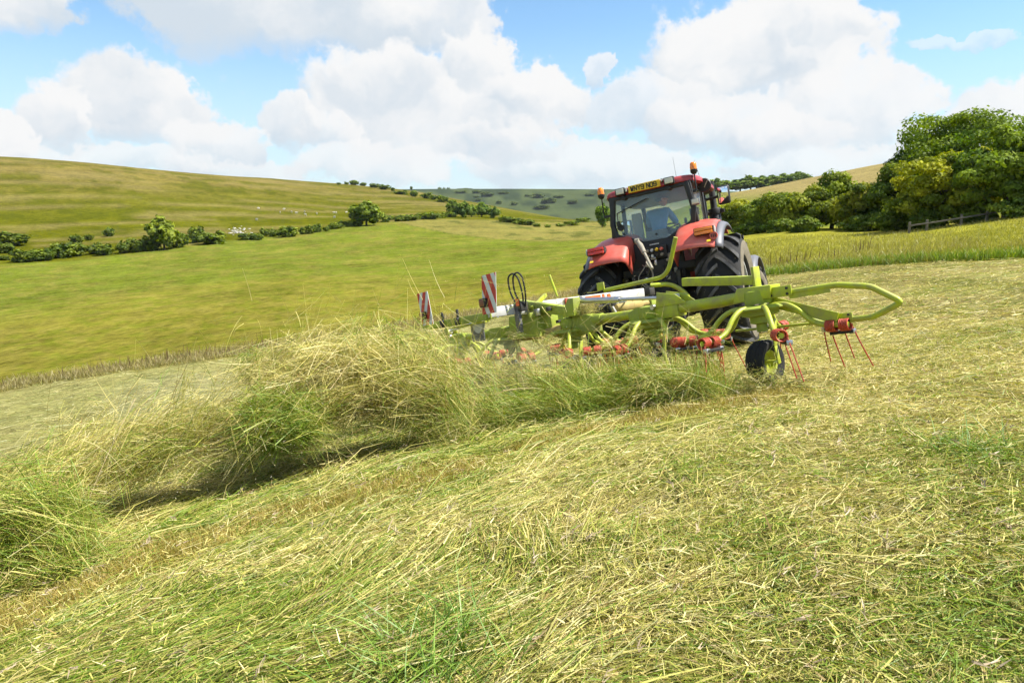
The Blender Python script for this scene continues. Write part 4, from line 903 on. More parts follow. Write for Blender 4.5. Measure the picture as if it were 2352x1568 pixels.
TD = empty('tedder', to); tag(TD, 'lime green rotary hay tedder with orange spring tines behind the tractor', 'tedder')
PIT = 1.33; RX = [PIT*(i-2.5) for i in range(6)]
# shared meshes of one tine arm, laid out along +x of the rotor
arm_p = rounded([(.10, 0, .735), (.26, 0, .73), (.37, 0, .66), (.46, 0, .55), (.58, 0, .50), (.78, 0, .49)], .09, 5)
ARM = MB().tube(arm_p, .024, 10).mesh('tine_arm', LIME)
def helix(x0, x1, turns, r_, w):
    n = turns*12; return MB().tube([(x0+(x1-x0)*i/n, r_*math.cos(2*math.pi*i/12), .49+r_*math.sin(2*math.pi*i/12)) for i in range(n+1)], w, 5).mesh('coil_spring', COIL, smooth=60)
COILS = [helix(.595, .675, 6, .048, .0075), helix(.71, .79, 6, .048, .0075)]
def tine(x, dx, dy):
    a = (x, .041, .49); b = (x+dx*.35, .05+dy*.3, .34); c = (x+dx, .05+dy, .11)
    return MB().tube([a, (x+dx*.1, .046, .45), b, c], [.0068, .0068, .0065, .0055], 6)
TINES = [tine(.60, .06, .05).mesh('tine', COIL), tine(.785, .11, .05).mesh('tine', COIL)]
CLAMP = MB().bar((.60, .05, .425), (.80, .05, .425), .03, .055, (0, 1, 0)).mesh('tine_holder', BLACK, .006)
BOLT = [MB().box((bx, .052, .425), (.045, .05, .045)).mesh('holder_clamp', STEEL, .006) for bx in (.62, .785)]
DISH = MB().lathe([(.001, .75), (.06, .75), (.20, .745), (.245, .725), (.245, .713), (.19, .715), (.17, .69), (.17, .66), (.10, .64), (.10, .585), (.05, .57), (.05, .50), (.001, .50)], axis='z', n=28).mesh('rotor', LIMED)
TYRES = MB().lathe([(.115, -.06), (.15, -.085), (.19, -.088), (.205, -.07), (.21, 0), (.205, .07), (.19, .088), (.15, .085), (.115, .06)], n=30, closed=True).mesh('tyre', TYRE, smooth=50)
GRO = MB()
for k in (-.045, -.015, .015, .045): GRO.lathe([(.2095, k-.009), (.2125, k-.006), (.2125, k+.006), (.2095, k+.009)], n=30, closed=True)
RIBS = GRO.mesh('tread_ribs', TYRE)
RIMS = MB().lathe([(.118, -.06), (.125, 0), (.118, .06), (.10, .05), (.085, .0), (.03, -.01), (.03, -.03), (.09, -.03)], n=26, closed=True).mesh('rim', LIME)
FORK = MB().bar((.125, .02, .60), (.125, -.03, .36), .05, .016, (1, 0, 0)).bar((.125, -.03, .36), (.125, 0, .19), .05, .016, (1, 0, 0)).bar((.125, .02, .59), (0, .02, .60), .05, .03).tube([(.13, 0, .21), (-.06, 0, .21)], .02, 8).mesh('wheel_fork', LIME, .006)
PH = [40, 11, 29, 3, 22, 5.3]
for i, x in enumerate(RX):
    ro = link('rotor', DISH, TD); ro.location = (x, 0, 0); ro.rotation_euler = (0, 0, R(PH[i]))
    for k in range(7):
        a = R(360/7*k); flip = 1
        for me_, nm in ((ARM, 'tine_arm'), (COILS[0], 'coil_spring'), (COILS[1], 'coil_spring'), (TINES[0], 'tine'), (TINES[1], 'tine'), (CLAMP, 'tine_holder'), (BOLT[0], 'holder_clamp'), (BOLT[1], 'holder_clamp')):
            o = link(nm, me_, ro); o.rotation_euler = (0, 0, a)
    MB().lathe([(.001, .76), (.12, .76), (.13, .80), (.12, .88), (.06, .90), (.001, .90)], (x, 0, 0), 'z', 20).build('gearbox', LIMED, TD)
    wr = link('ground_wheel', RIMS, TD); wr.location = (x, -.03, .21); wr.rotation_euler = (0, 0, R(random.uniform(-6, 6)))
    link('tyre', TYRES, wr); link('tread_ribs', RIBS, wr); fk = link('fork', FORK, wr); fk.location = (0, .03, -.21)
MID = lambda *a: a
for sg in (-1, 1):
    m = lambda x, y, z: (sg*x, y, z)
    MB().tube([m(.55, 0, .82), m(2.05, 0, .82)], .056, 14).build('wing_tube', LIME, TD)
    MB().tube([m(2.25, 0, .82), m(2.9, 0, .83), m(3.25, 0, .85)], [.058, .058, .05], 14).build('wing_tube', LIME, TD)
    # hinge boxes
    MB().prism([(sg*1.72, .70), (sg*2.10, .70), (sg*2.10, .89), (sg*1.84, .89), (sg*1.72, .84)], -.075, .075).build('hinge_box', LIMED, TD, .008)
    MB().prism([(sg*2.11, .73), (sg*2.42, .74), (sg*2.42, .87), (sg*2.11, .89)], -.07, .07).build('hinge_box', LIME, TD, .008)
    MB().tube([m(2.105, -.10, .87), m(2.105, .10, .87)], .028, 10).build('hinge_pin', STEEL, TD)
    MB().prism([(sg*2.14, .86), (sg*2.56, .87), (sg*2.42, .97), (sg*2.18, 1.02)], -.082, -.070).build('cylinder_bracket', LIME, TD, .003)
    MB().prism([(sg*2.14, .86), (sg*2.56, .87), (sg*2.42, .97), (sg*2.18, 1.02)], .070, .082).build('cylinder_bracket', LIME, TD, .003)
    MB().prism([(sg*.52, .68), (sg*1.15, .68), (sg*1.15, .86), (sg*1.02, .90), (sg*.62, .90), (sg*.52, .86)], -.06, .06).build('inner_bracket', LIMED, TD, .008)
    MB().lathe([(.001, -.07), (.07, -.07), (.07, .07), (.001, .07)], (sg*1.17, 0, .82), n=14).build('pivot_collar', LIMED, TD, .006)
    # folding cylinder
    MB().tube([m(.88, 0, 1.075), m(1.56, 0, 1.01)], .036, 12).build('cylinder', STEEL, TD)
    MB().tube([m(1.5, 0, 1.016), m(2.30, 0, .945)], .020, 10).build('piston_rod', STEEL, TD)
    MB().box(m(2.30, 0, .945), (.16, .10, .06)).build('rod_end', WHITEF, TD, .01)
    # outer end: bracket, guard hoop and flat strip
    MB().prism([(sg*3.10, .79), (sg*3.50, .80), (sg*3.52, .92), (sg*3.16, .93)], -.085, .085).build('end_bracket', LIME, TD, .012)
    MB().box(m(3.57, -.05, .845), (.26, .012, .095)).build('bolted_plate', LIME, TD, .003)
    for bx in (3.50, 3.66):
        for bz in (.82, .87): MB().lathe([(.001, -.068), (.012, -.068), (.012, -.056), (.001, -.056)], m(bx, 0, bz), 'y', 8).build('bolt', DARK, TD)
    MB().tube(rounded([m(3.52, -.02, .83), m(3.75, -.01, .83), m(4.08, .02, .835), m(4.34, .04, .785), m(4.56, .06, .63), m(4.30, .10, .53), m(4.10, .12, .525)], .05, 4), .026, 10).build('guard_hoop', LIMED if sg < 0 else LIME, TD)
    MB().bar(m(3.66, -.03, .80), m(4.02, 0, .81), .012, .06).build('hoop_plate', LIME, TD)
    MB().tube([m(2.95, .12, .52), m(4.12, .12, .525)], .012, 8).build('guard_rod', LIME, TD)
    MB().bar(m(3.40, .06, .77), m(4.02, .06, .55), .10, .012, (0, 1, 0)).build('guard_strip', LIME, TD)
    MB().box(m(4.05, .10, .545), (.16, .014, .085)).build('bolted_plate', LIME, TD, .003)
    for bz in (.52, .57): MB().lathe([(.001, .085), (.010, .085), (.010, .095), (.001, .095)], m(4.10, 0, bz), 'y', 8).build('bolt', DARK, TD)
# transport bar with its open end, on a post above the right rotor
MB().box((3.32, .02, 1.0), (.03, .10, .22)).build('bar_post', LIME, TD, .005)
MB().bar((3.31, 0, .985), (2.42, .10, 1.085), .085, .085).build('transport_bar', LIME, TD, .008)
MB().bar((2.425, .10, 1.0845), (2.416, .101, 1.0855), .072, .072).build('end_cap', BLACK, TD)
MB().tube([(3.22, 0, .93), (3.22, 0, 1.0)], .02, 8).build('bar_pin', DARK, TD)
# white central frame and drawbar
MB().bar((-.08, -.72, 1.10), (-.08, .4, 1.10), .15, .13).bar((-.08, .4, 1.10), (-.08, 2.15, 1.10), .13, .13).build('central_beam', WHITEF, TD, .012)
for y0, y1, z, hh in ((.93, 1.22, 1.105, .085), (1.26, 1.30, 1.12, .07), (1.36, 1.42, 1.115, .06)):
    MB().box((-.012, (y0+y1)/2, z), (.010, y1-y0, hh)).build('orange_panel', ORG, TD)
for y in (.55, .82): MB().box((.01, y, 1.10), (.03, .05, .12)).build('beam_bracket', [COIL, GREYP][y > .7], TD, .006)
MB().box((-.08, .1, .86), (.9, .34, .30)).prism([(-.42, .70), (.26, .70), (.20, 1.02), (-.36, 1.02)], -.2, .2).build('centre_gearbox', LIMED, TD, .02)
MB().tube([(-.62, -.02, .74), (.56, -.02, .74)], .075, 16).build('drive_tube', TAN, TD)
MB().prism([(-.30, .60), (.14, .60), (.14, 1.0), (-.30, 1.0)], 2.1, 2.2).bar((-.30, 2.2, .66), (-.52, 2.34, .66), .06, .10).bar((.14, 2.2, .66), (.36, 2.30, .66), .06, .10).build('headstock', LIMED, TD, .01)
# shaft guard: bellows cone and tan tube towards the tractor
prof = [(.001, 1.42), (.05, 1.42), (.09, 1.50)]+[(.092+.006*(k % 2), 1.54+.03*k) for k in range(11)]+[(.07, 1.92), (.05, 1.96), (.001, 1.96)]
MB().lathe(prof, (.06, 0, .93), 'y', 20).build('shaft_cone', TAN, TD)
MB().tube([(.06, 1.9, .93), (.10, 2.75, .95)], .045, 12).build('shaft_tube', TAN, TD)
MB().bar((.05, 1.30, 1.06), (.06, 1.40, .86), .05, .03).build('shaft_stay', WHITEF, TD, .006)
# green folding arm and its upright plate
MB().bar((-.26, -.05, 1.17), (.80, -.10, .96), .10, .12).build('folding_arm', LIMED, TD, .01)
MB().prism([(.70, .90), (.92, .90), (.94, 1.12), (.84, 1.12), (.76, 1.02)], -.16, -.04).build('arm_plate', LIMED, TD, .008)
MB().bar((-.05, .25, 1.24), (.12, -.15, 1.08), .04, .05).build('link_bar', LIME, TD, .006)
# bent lime hose carrier and stays
MB().tube(rounded([(.70, .62, 1.17), (1.78, .60, 1.20), (1.98, .60, 1.62)], .16, 6), .026, 10).build('hose_carrier', LIME, TD)
MB().bar((.78, .62, 1.05), (.78, .62, 1.2), .06, .04).bar((.95, .62, 1.0), (.95, .62, 1.17), .05, .05).box((.66, .60, 1.23), (.13, .02, .10)).build('carrier_foot', LIME, TD, .006)
MB().tube([(.42, .05, 1.18), (.36, .02, 1.47)], .016, 8).build('stay_rod', LIME, TD)
MB().tube(rounded([(-.02, 2.30, 1.19), (.18, 2.55, 1.17), (.34, 2.68, .98), (.36, 2.70, .80)], .25, 6), .036, 10).build('support_hoop', LIME, TD)
MB().box((-.08, 2.25, 1.10), (.26, .12, .12)).build('beam_end', DARK, TD, .01)
# stand rods and levers on the left wing
MB().bar((-.08, -.72, 1.06), (-1.75, -.72, 1.06), .07, .10).build('rear_crossbar', LIMED, TD, .008)
for x in (-.75, -1.15): MB().bar((x, -.74, 1.05), (x+.02, -.76, 1.22), .03, .035, (1, 0, 0)).box((x, -.76, 1.06), (.07, .06, .10)).build('catch_lever', BLACK, TD, .008)
MB().bar((-.30, -.60, 1.00), (-1.0, -.66, .98), .10, .02).build('flat_stay', LIME, TD)
MB().box((-.62, -.55, .88), (.30, .02, .26)).build('guard_plate', GREYP, TD, .02)
MB().lathe([(.001, -.02), (.12, -.02), (.12, .02), (.001, .02)], (-.50, -.60, .98), 'y', 20).build('grey_disc', WHITEF, TD)
MB().box((.02, -.32, .98), (.10, .04, .38)).build('beam_leg', GREYP, TD, .006)
# hydraulic hoses in two loops
for dx in (0, .09):
    MB().tube(catmull([(.02+dx, -.28, 1.10), (-.03+dx, -.34, 1.30), (-.02+dx*1.2, -.36, 1.50), (.05+dx*1.1, -.33, 1.555), (.11+dx, -.30, 1.48), (.13+dx*.7, -.28, 1.28), (.10+dx*.5, -.27, 1.12)], 7), .0115, 8).build('hydraulic_hose', RUBB, TD)
MB().box((.06, -.28, 1.12), (.16, .12, .12)).build('valve_block', DARK, TD, .01)
MB().box((.09, -.35, 1.18), (.05, .02, .09)).build('orange_tag', ORG, TD)
g = random.Random(9)
for i in range(8):
    y0 = g.uniform(-.4, 1.6); x0 = .03+g.uniform(0, .12)
    MB().tube(catmull([(x0, y0, 1.0), (x0+.03, y0+.2, 1.03+g.uniform(-.04, .04)), (x0-.02, y0+.4, .98), (x0+.02, y0+.6, 1.0)]), .009, 6).build('hydraulic_hose', RUBB, TD)
for i in range(16):
    p = (g.uniform(-.35, .6), g.uniform(-.3, .9), g.uniform(.86, 1.06)); MB().box(p, (g.uniform(.04, .1), g.uniform(.04, .1), g.uniform(.04, .1)), Matrix.Rotation(g.uniform(0, 3), 3, 'Z')).build('fitting', g.choice([DARK, STEEL, LIMED, DARK]), TD, .006)
for i, (x, y, nm) in enumerate(((2.2, .62, 0),)): MB().tube([(1.3, .3, 1.02), (.2, 1.6, 1.08)], .012, 8).tube([(1.2, .3, .98), (.2, 1.5, 1.0)], .012, 8).build('pipe', WHITEF, TD)
# striped warning boards, each stripe its own piece
def clip_poly(poly, a, b, c, keep):
    out = []
    for i in range(len(poly)):
        p, q = poly[i], poly[(i+1) % len(poly)]; dp = a*p[0]+b*p[1]-c; dq = a*q[0]+b*q[1]-c
        if keep*dp >= 0: out.append(p)
        if dp*dq < 0: t = dp/(dp-dq); out.append((p[0]+(q[0]-p[0])*t, p[1]+(q[1]-p[1])*t))
    return out
for x, lean, sg in ((.12, .05, 1), (-1.60, -.02, -1)):
    w_, h_ = .30, .47; zb = 1.08; y = -.93 if sg > 0 else -.82
    sheared = lambda u, v: (x+u+lean*v/h_*2, zb+v)
    rect = [(0, 0), (w_, 0), (w_, h_), (0, h_)]
    base = MB().prism([sheared(u, v) for u, v in rect], y, y+.006).build('warning_board', BWHITE, TD)
    s2 = .1
    for k in range(-4, 8):
        a, b = (1, .55) if sg > 0 else (-1, .55)
        p = clip_poly(clip_poly(rect, a, b, (2*k)*.088, 1), a, b, (2*k+1)*.088, -1)
        if len(p) > 2: MB().prism([sheared(u, v) for u, v in p], y-.003, y-.0005).build('stripe', BRED, base)
    lm = MB().box((x+.10, y-.03, zb+.14), (.115, .06, .11)).build('marker_lamp', BLACK, TD, .012)
    MB().box((x+.10, y-.064, zb+.14), (.09, .01, .085)).build('lens', pmat('dusty_red_lens', (.22, .075, .05), .4), lm, .004)
    MB().tube([(x+.14, y+.02, 1.02), (x+.14, y+.02, 1.36)], .012, 8).build('board_stay', LIMED, TD)
# ------------------------------------------------------------------ hay, stubble and grass blades
HN = np.random.default_rng(21)
def strands(p0, d, L, w, bend, col, segs, flat=.35, tip=.25, g=HN, tipcol=None):
    """ribbons: start p0, unit direction d, length L, sideways bow 'bend' (n,3), colour (n,3)"""
    n = len(p0); t = np.linspace(0, 1, segs+1)
    P = p0[:, None]+d[:, None]*(L[:, None, None]*t[None, :, None])+bend[:, None]*(L[:, None]*t[None]**2)[..., None]
    tg = unit(np.gradient(P, axis=1)); nr = unit(np.array([0, 0, 1.0])+g.normal(0, flat, (n, 3)))
    sd = unit(np.cross(tg, nr[:, None])); ww = (w[:, None]*(1-(1-tip)*t[None]**1.5))[..., None]*.5
    V = np.stack([P-sd*ww, P+sd*ww], 2).reshape(-1, 3)
    b = (np.arange(n)*(segs+1)*2)[:, None]+(np.arange(segs)*2)[None]
    F = np.stack([b, b+1, b+3, b+2], -1).reshape(-1, 4)
    C = np.repeat(col[:, None], (segs+1)*2, 1)
    if tipcol is not None:
        k = np.repeat(t**2, 2)[None, :, None]; C = C*(1-k)+tipcol[:, None]*k
    return V, F, C.reshape(-1, 3)
def join(parts):
    V = []; F = []; C = []; o = 0
    for v, f, c in parts: V.append(v); F.append(f+o); C.append(c); o += len(v)
    return np.concatenate(V), np.concatenate(F), np.concatenate(C)
PAL = np.array([(.560, .475, .165), (.430, .395, .095), (.300, .320, .045), (.165, .255, .022), (.330, .230, .080), (.640, .570, .270)])
def hay_colours(x, y, n, green=0.0, g=HN):
    pn = .55*fbm(x*.7, y*.7, 61, 3)+.45*fbm(x*2.4, y*2.4, 62, 2)+green; wts = np.stack([.30-1.1*(pn-.5), .30+0*pn, .20+.9*(pn-.5), .08+2.4*np.clip(pn-.46, 0, 1), .07+0*pn, .12-.5*(pn-.5)], -1).clip(.01)
    cum = np.cumsum(wts/wts.sum(-1, keepdims=True), -1); k = (g.random(n)[:, None] > cum).sum(-1).clip(0, 5)
    return PAL[k]*(1+.18*g.normal(size=(n, 1))).clip(.55, 1.5)
# the raked strip of short stubble that runs up behind the tedder
band_pts = np.array([hit(px, py)[0][:2] for px, py in [(-250, 1560), (100, 1395), (500, 1235), (900, 1130), (1300, 1010), (1600, 945), (1760, 912)]])
def band(x, y):
    d = np.full(np.shape(x), 9.0)
    for a, b in zip(band_pts[:-1], band_pts[1:]):
        ab = b-a; t = np.clip(((x-a[0])*ab[0]+(y-a[1])*ab[1])/(ab@ab), 0, 1); d = np.minimum(d, np.hypot(x-a[0]-t*ab[0], y-a[1]-t*ab[1]))
    return 1-sstep(d+.35*(fbm(x*2, y*2, 71, 3)-.5), .16, .42)
def gz(x, y):
    nm = 1-sstep(np.hypot(x-1.8, y-9.2), 2.5, 5)
    return tz(x, y)+in_hay(x, y)*lumps(x, y)*(1-.8*nm)
def polar(n, r0, r1, a0, a1, power=0.0, g=HN):
    """bearing a0..a1 degrees, distance r0..r1; power 0 = uniform in distance"""
    a = np.radians(g.uniform(a0, a1, n)); u = g.random(n); r = r0+(r1-r0)*u if power == 0 else r0*(r1/r0)**u
    return r*np.sin(a), r*np.cos(a), r
def lay(n, r0, r1, w0, w1, l0, l1, segs, seed, thick, ragged=1.0):
    g = np.random.default_rng(seed); x, y, r = polar(n, r0, r1, -50, 50, 0, g)
    strip = sstep(-x+.25*y, 2.0, 5.0)*sstep(r, 6, 10)
    keep = (in_hay(x, y) > .5) & (g.random(n) > .94*band(x, y)) & (g.random(n) > .45*strip); x, y, r, strip = x[keep], y[keep], r[keep], strip[keep]; n = len(x)
    # locks of hay: blades that share a direction, more tangled towards the right
    lock = fbm(x*2.6+7, y*2.6, 81, 3)-.5; lock2 = fbm(x*.6, y*.6+5, 82, 2)-.5
    left = 1-sstep(x-.25*y, -.9, .9)
    mess = (g.random(n) < (.40*left+.78*(1-left)))
    th = R(47)*left+R(72)*(1-left)+lock*(2.2*left+9.0*(1-left))+lock2*(1.2*left+4.5*(1-left))+g.normal(0, 1, n)*(.13*left+.45*(1-left))
    th = np.where(mess, g.uniform(0, 6.28, n), th)
    pit = g.normal(0, .12, n)+np.where(g.random(n) < .10, g.uniform(.15, .8, n), 0)
    d = np.stack([np.sin(th)*np.cos(pit), np.cos(th)*np.cos(pit), np.sin(pit)], -1)
    L = g.uniform(l0, l1, n)*g.choice([.35, .6, 1, 1.5], n, p=[.25, .35, .3, .1])*(1-.35*strip)*(1.25*left+.85*(1-left))*np.where(mess, .55, 1.0); w = g.uniform(w0, w1, n)*g.choice([.7, 1, 1.7], n, p=[.4, .5, .1])
    z = gz(x, y); gx = (gz(x+d[:, 0]*L, y+d[:, 1]*L)-z)/L; d[:, 2] += gx; d = unit(d)
    top = g.random(n)**1.3
    tuft = .08*(fbm(x*6, y*6, 83, 2)-.45)+.07*(fbm(x*1.5+2, y*1.5, 84, 2)-.45)
    p0 = np.stack([x, y, z+thick*top+np.clip(tuft, -.01, .2)*top], -1)
    bw = np.where(mess, .12, .05); bend = np.stack([g.normal(0, 1, n)*bw, g.normal(0, 1, n)*bw, -np.abs(g.normal(.02, .08, n))-.5*np.clip(pit, 0, 1)], -1)
    c = hay_colours(x, y, n, .20*(left-.55), g)
    c = c*(1-strip[:, None])+(c*.35+np.array([.30, .28, .115])*.65)*strip[:, None]
    return strands(p0, d, L, w, bend, c, segs, .6, .3, g)
def bits(n, r0, r1, seed):
    """broken leaf and stem ends lying on the mat"""
    g = np.random.default_rng(seed); x, y, r = polar(n, r0, r1, -48, 48, 0, g); k = (in_hay(x, y) > .5) & (g.random(n) > .5*band(x, y)); x, y, r = x[k], y[k], r[k]; n = len(x)
    d = unit(np.stack([g.normal(size=n), g.normal(size=n), g.normal(.1, .35, n)], -1)); p = np.stack([x, y, gz(x, y)+.02+.075*g.random(n)], -1)
    return strands(p, d, g.uniform(.012, .05, n)*(1+r*.06), g.uniform(.002, .005, n)*(1+r*.06), np.zeros((n, 3)), hay_colours(x, y, n, -.06, g)*1.05, 1, 1.0, .5, g)
bed = join([lay(160000, .9, 4.8, .0020, .0044, .09, .34, 2, 31, .06), bits(75000, .9, 8.5, 34), lay(120000, 4.2, 11, .0034, .0062, .12, .40, 2, 32, .07), lay(90000, 10, 29, .009, .017, .2, .5, 1, 33, .06)])
tag(link('mown_hay', np_mesh('mown_hay', bed[0], bed[1], M_HAY, bed[2])), 'mown grass drying in a loose mat over the field', 'hay', kind='stuff')

# stubble standing in the raked strip and between the locks
def upright(n, x, y, l0, l1, w0, w1, c0, c1, segs, g, lean=.25, tipcol=None, zoff=-.01, bow=.25):
    d = unit(np.stack([g.normal(0, lean, n), g.normal(0, lean, n), np.ones(n)], -1)); L = g.uniform(l0, l1, n); w = g.uniform(w0, w1, n)
    k = g.random((n, 1)); c = (np.array(c0)*(1-k)+np.array(c1)*k)*(1+.18*g.normal(size=(n, 1))).clip(.5, 1.5)
    p = np.stack([x, y, gz(x, y)+zoff], -1); bend = np.stack([g.normal(0, bow, n), g.normal(0, bow, n), -np.abs(g.normal(0, .1, n))], -1)
    tp = None if tipcol is None else np.array(tipcol)[None]*(1+.2*g.normal(size=(n, 1)))
    # blades stand: turn the flat side at random about the upright
    t = np.linspace(0, 1, segs+1); P = p[:, None]+d[:, None]*(L[:, None, None]*t[None, :, None])+bend[:, None]*(L[:, None]*t[None]**2)[..., None]
    a = g.uniform(0, 6.28, n); sd = np.stack([np.cos(a), np.sin(a), 0*a], -1)[:, None]; ww = (w[:, None]*(1-.75*t[None]**1.5))[..., None]*.5
    V = np.stack([P-sd*ww, P+sd*ww], 2).reshape(-1, 3); b = (np.arange(n)*(segs+1)*2)[:, None]+(np.arange(segs)*2)[None]; F = np.stack([b, b+1, b+3, b+2], -1).reshape(-1, 4)
    C = np.repeat(c[:, None], (segs+1)*2, 1)
    if tp is not None: q = np.repeat(t**2, 2)[None, :, None]; C = C*(1-q)+tp[:, None]*q
    return V, F, C.reshape(-1, 3)
g = np.random.default_rng(41); parts = []
s_ = np.concatenate([band_pts[i]+(band_pts[i+1]-band_pts[i])*g.random((9000, 1)) for i in range(len(band_pts)-1)]); s_ = s_+g.normal(0, .22, s_.shape)
s_ = s_[(band(s_[:, 0], s_[:, 1]) > .15) & (np.hypot(s_[:, 0], s_[:, 1]) < 9)]
parts.append(upright(len(s_), s_[:, 0], s_[:, 1], .04, .10, .003, .006, (.46, .32, .085), (.32, .31, .055), 2, g, .35))
x, y, r = polar(26000, 1.0, 12, -48, 48, 0, g); k = (fbm(x*.8+3, y*.8, 91, 3) > .52) & (in_hay(x, y) > .5); x, y = x[k], y[k]
parts.append(upright(len(x), x, y, .05, .13, .003, .0065, (.22, .26, .045), (.34, .31, .09), 2, g, .4))
st_ = join(parts)
tag(link('stubble', np_mesh('stubble', st_[0], st_[1], M_GRASS, st_[2])), 'short yellow-green stubble between the rows of hay', 'stubble', kind='stuff')

# fresh green tufts growing through the hay
def tuft(px, py, n, rad, l0, l1, label, seed):
    g = np.random.default_rng(seed); q = hit(px, py)[0]; x = q[0]+g.normal(0, rad, n); y = q[1]+g.normal(0, rad, n)
    v, f, c = upright(n, x, y, l0, l1, .004, .008, (.12, .24, .03), (.22, .34, .05), 4, g, .45, bow=.55)
    tag(link('grass_tuft', np_mesh('grass_tuft', v, f, M_GRASS, c)), label, 'grass tuft', 'fresh grass tufts in the hay')
tuft(1010, 1545, 520, .13, .10, .26, 'bright green grass tuft at the bottom edge of the picture', 1)
tuft(2235, 1060, 160, .10, .08, .18, 'small green grass tuft in the hay at right', 2)
tuft(640, 885, 150, .10, .08, .16, 'dark green grass tuft at the left behind the hay wave', 3)

# seed heads lying in the hay
g = np.random.default_rng(51); x, y, r = polar(520, 1.1, 9, -46, 46, 0, g); k = in_hay(x, y) > .5; x, y = x[k], y[k]; n = len(x)
th = g.normal(R(50), .9, n); d = np.stack([np.sin(th), np.cos(th), g.normal(.15, .2, n)], -1); d = unit(d); P0 = np.stack([x, y, gz(x, y)+.06+.05*g.random(n)], -1)
parts = []
for j in range(7):
    q = P0+d*(j*.009)+g.normal(0, .004, (n, 3)); dd = unit(d+g.normal(0, .35, (n, 3)))
    parts.append(strands(q, dd, g.uniform(.02, .04, n), g.uniform(.003, .006, n), g.normal(0, .1, (n, 3)), np.array([(.44, .34, .22)])*(1+.2*g.normal(size=(n, 1))), 2, 1.2, .3, g))
sh_ = join(parts)
tag(link('seed_heads', np_mesh('seed_heads', sh_[0], sh_[1], M_HAY, sh_[2])), 'pinkish grass seed heads strewn through the hay', 'seed heads', kind='stuff')

# hay thrown up by the tedder: locks of blades carried along curves in the air
def at(px, py, t): return ray(px, py)*t
TH = []
def wave(c, rad, n, seed, green=0., swirl=1.0, l0=.12, l1=.42, w=(.0026, .0048), tw=.55, drift=(-.5, -.2, -.1)):
    """rolling lump: blades run round a level axis that points away from the viewer's side"""
    g = np.random.default_rng(seed); nt = max(n//9, 8); q = unit(g.normal(size=(nt, 3)))*((g.random(nt)**.5)*(1+.28*g.normal(size=nt)))[:, None]
    ctr = np.asarray(c)+q*np.array(rad); tang = np.stack([np.full(nt, 1.0), .25+.3*g.normal(size=nt), .28-1.15*q[:, 0]*swirl], -1)+g.normal(0, tw, (nt, 3)); tang = unit(tang)
    k = g.integers(0, nt, n); p = ctr[k]+g.normal(0, .04, (n, 3)); d = unit(tang[k]+g.normal(0, .34, (n, 3)))
    L = g.uniform(l0, l1, n); p = p-d*(L*.5)[:, None]; bend = g.normal(0, .14, (n, 3))+np.array([0, 0, -.13])*swirl
    zz = gz(p[:, 0], p[:, 1]); p[:, 2] = np.maximum(p[:, 2], zz+.01)
    c_ = hay_colours(p[:, 0], p[:, 1], n, green, g)*1.08
    TH.append(strands(p, d, L, g.uniform(*w, n), bend, c_, 3, 1.0, .3, g))
def plume(pts, rad, n, seed, green=0., l0=.12, l1=.40, w=(.0026, .0048), spread=.5, vert=.8, fall=-.2):
    g = np.random.default_rng(seed); P = np.array([tuple(v) for v in catmull([tuple(p) for p in pts], 8)]); T_ = unit(np.gradient(P, axis=0)); nt = max(n//14, 8)
    i = g.integers(0, len(P), nt); ctr = P[i]+g.normal(0, .5, (nt, 3))*np.array([rad, rad, rad*vert]); dr = unit(T_[i]*np.where(g.random(nt) < .9, 1, -1)[:, None]+g.normal(0, spread, (nt, 3)))
    k = g.integers(0, nt, n); p = ctr[k]+g.normal(0, .045, (n, 3)); d = unit(dr[k]+g.normal(0, .2, (n, 3))); L = g.uniform(l0, l1, n); p = p-d*(L*.5)[:, None]
    bend = g.normal(0, .13, (n, 3))+np.array([0, 0, fall*.7]); zz = gz(p[:, 0], p[:, 1]); p[:, 2] = np.maximum(p[:, 2], zz+.01)
    TH.append(strands(p, d, L, g.uniform(*w, n), bend, hay_colours(p[:, 0], p[:, 1], n, green, g)*1.08, 3, 1.0, .3, g))
wave(at(850, 880, 5.5), (.74, .42, .28), 9500, 1, -.06)
wave(at(840, 860, 5.5), (.85, .5, .36), 1100, 21, -.12, 1.0, .4, .85)
plume([at(700, 960, 5.1), at(400, 1010, 4.9), at(100, 1140, 4.4)], .3, 700, 22, -.1, .35, .75)
wave(at(800, 850, 5.6), (.50, .40, .22), 5000, 2, -.05)
wave(at(980, 925, 5.4), (.30, .32, .22), 3200, 3, .0, 1.3)
wave(at(650, 965, 5.0), (.28, .26, .18), 4200, 4, .45, .5)
wave(at(690, 900, 5.5), (.34, .30, .22), 3000, 14, .05, .9)
plume([at(760, 940, 5.2), at(560, 975, 5.1), at(380, 1020, 4.9), at(200, 1085, 4.6), at(60, 1170, 4.2), at(-60, 1270, 3.9)], .23, 6500, 5, .10)
plume([at(420, 990, 5.2), at(240, 1030, 5.0), at(60, 1100, 4.6), at(-80, 1150, 4.4)], .16, 2600, 15, .05)
wave(at(70, 1225, 3.75), (.26, .26, .26), 5200, 6, .30, 1.2, .18, .45)
wave(at(150, 1300, 3.6), (.22, .18, .10), 1800, 16, .15, .8, .18, .4)
plume([at(960, 835, 7.3), at(1120, 865, 7.1), at(1290, 878, 6.9), at(1450, 880, 6.6), at(1570, 885, 6.2), at(1640, 890, 6.0)], .22, 6500, 7, .0, .18, .5, spread=.8, fall=-.1)
plume([at(1010, 930, 5.9), at(1200, 925, 6.0), at(1400, 915, 6.0), at(1560, 898, 5.9), at(1640, 905, 5.8)], .20, 4500, 8, .12, .15, .45, spread=.7)
plume([at(1250, 880, 6.3), at(1430, 875, 6.2), at(1560, 880, 6.0)], .18, 2600, 9, .22, .15, .42, spread=.8)
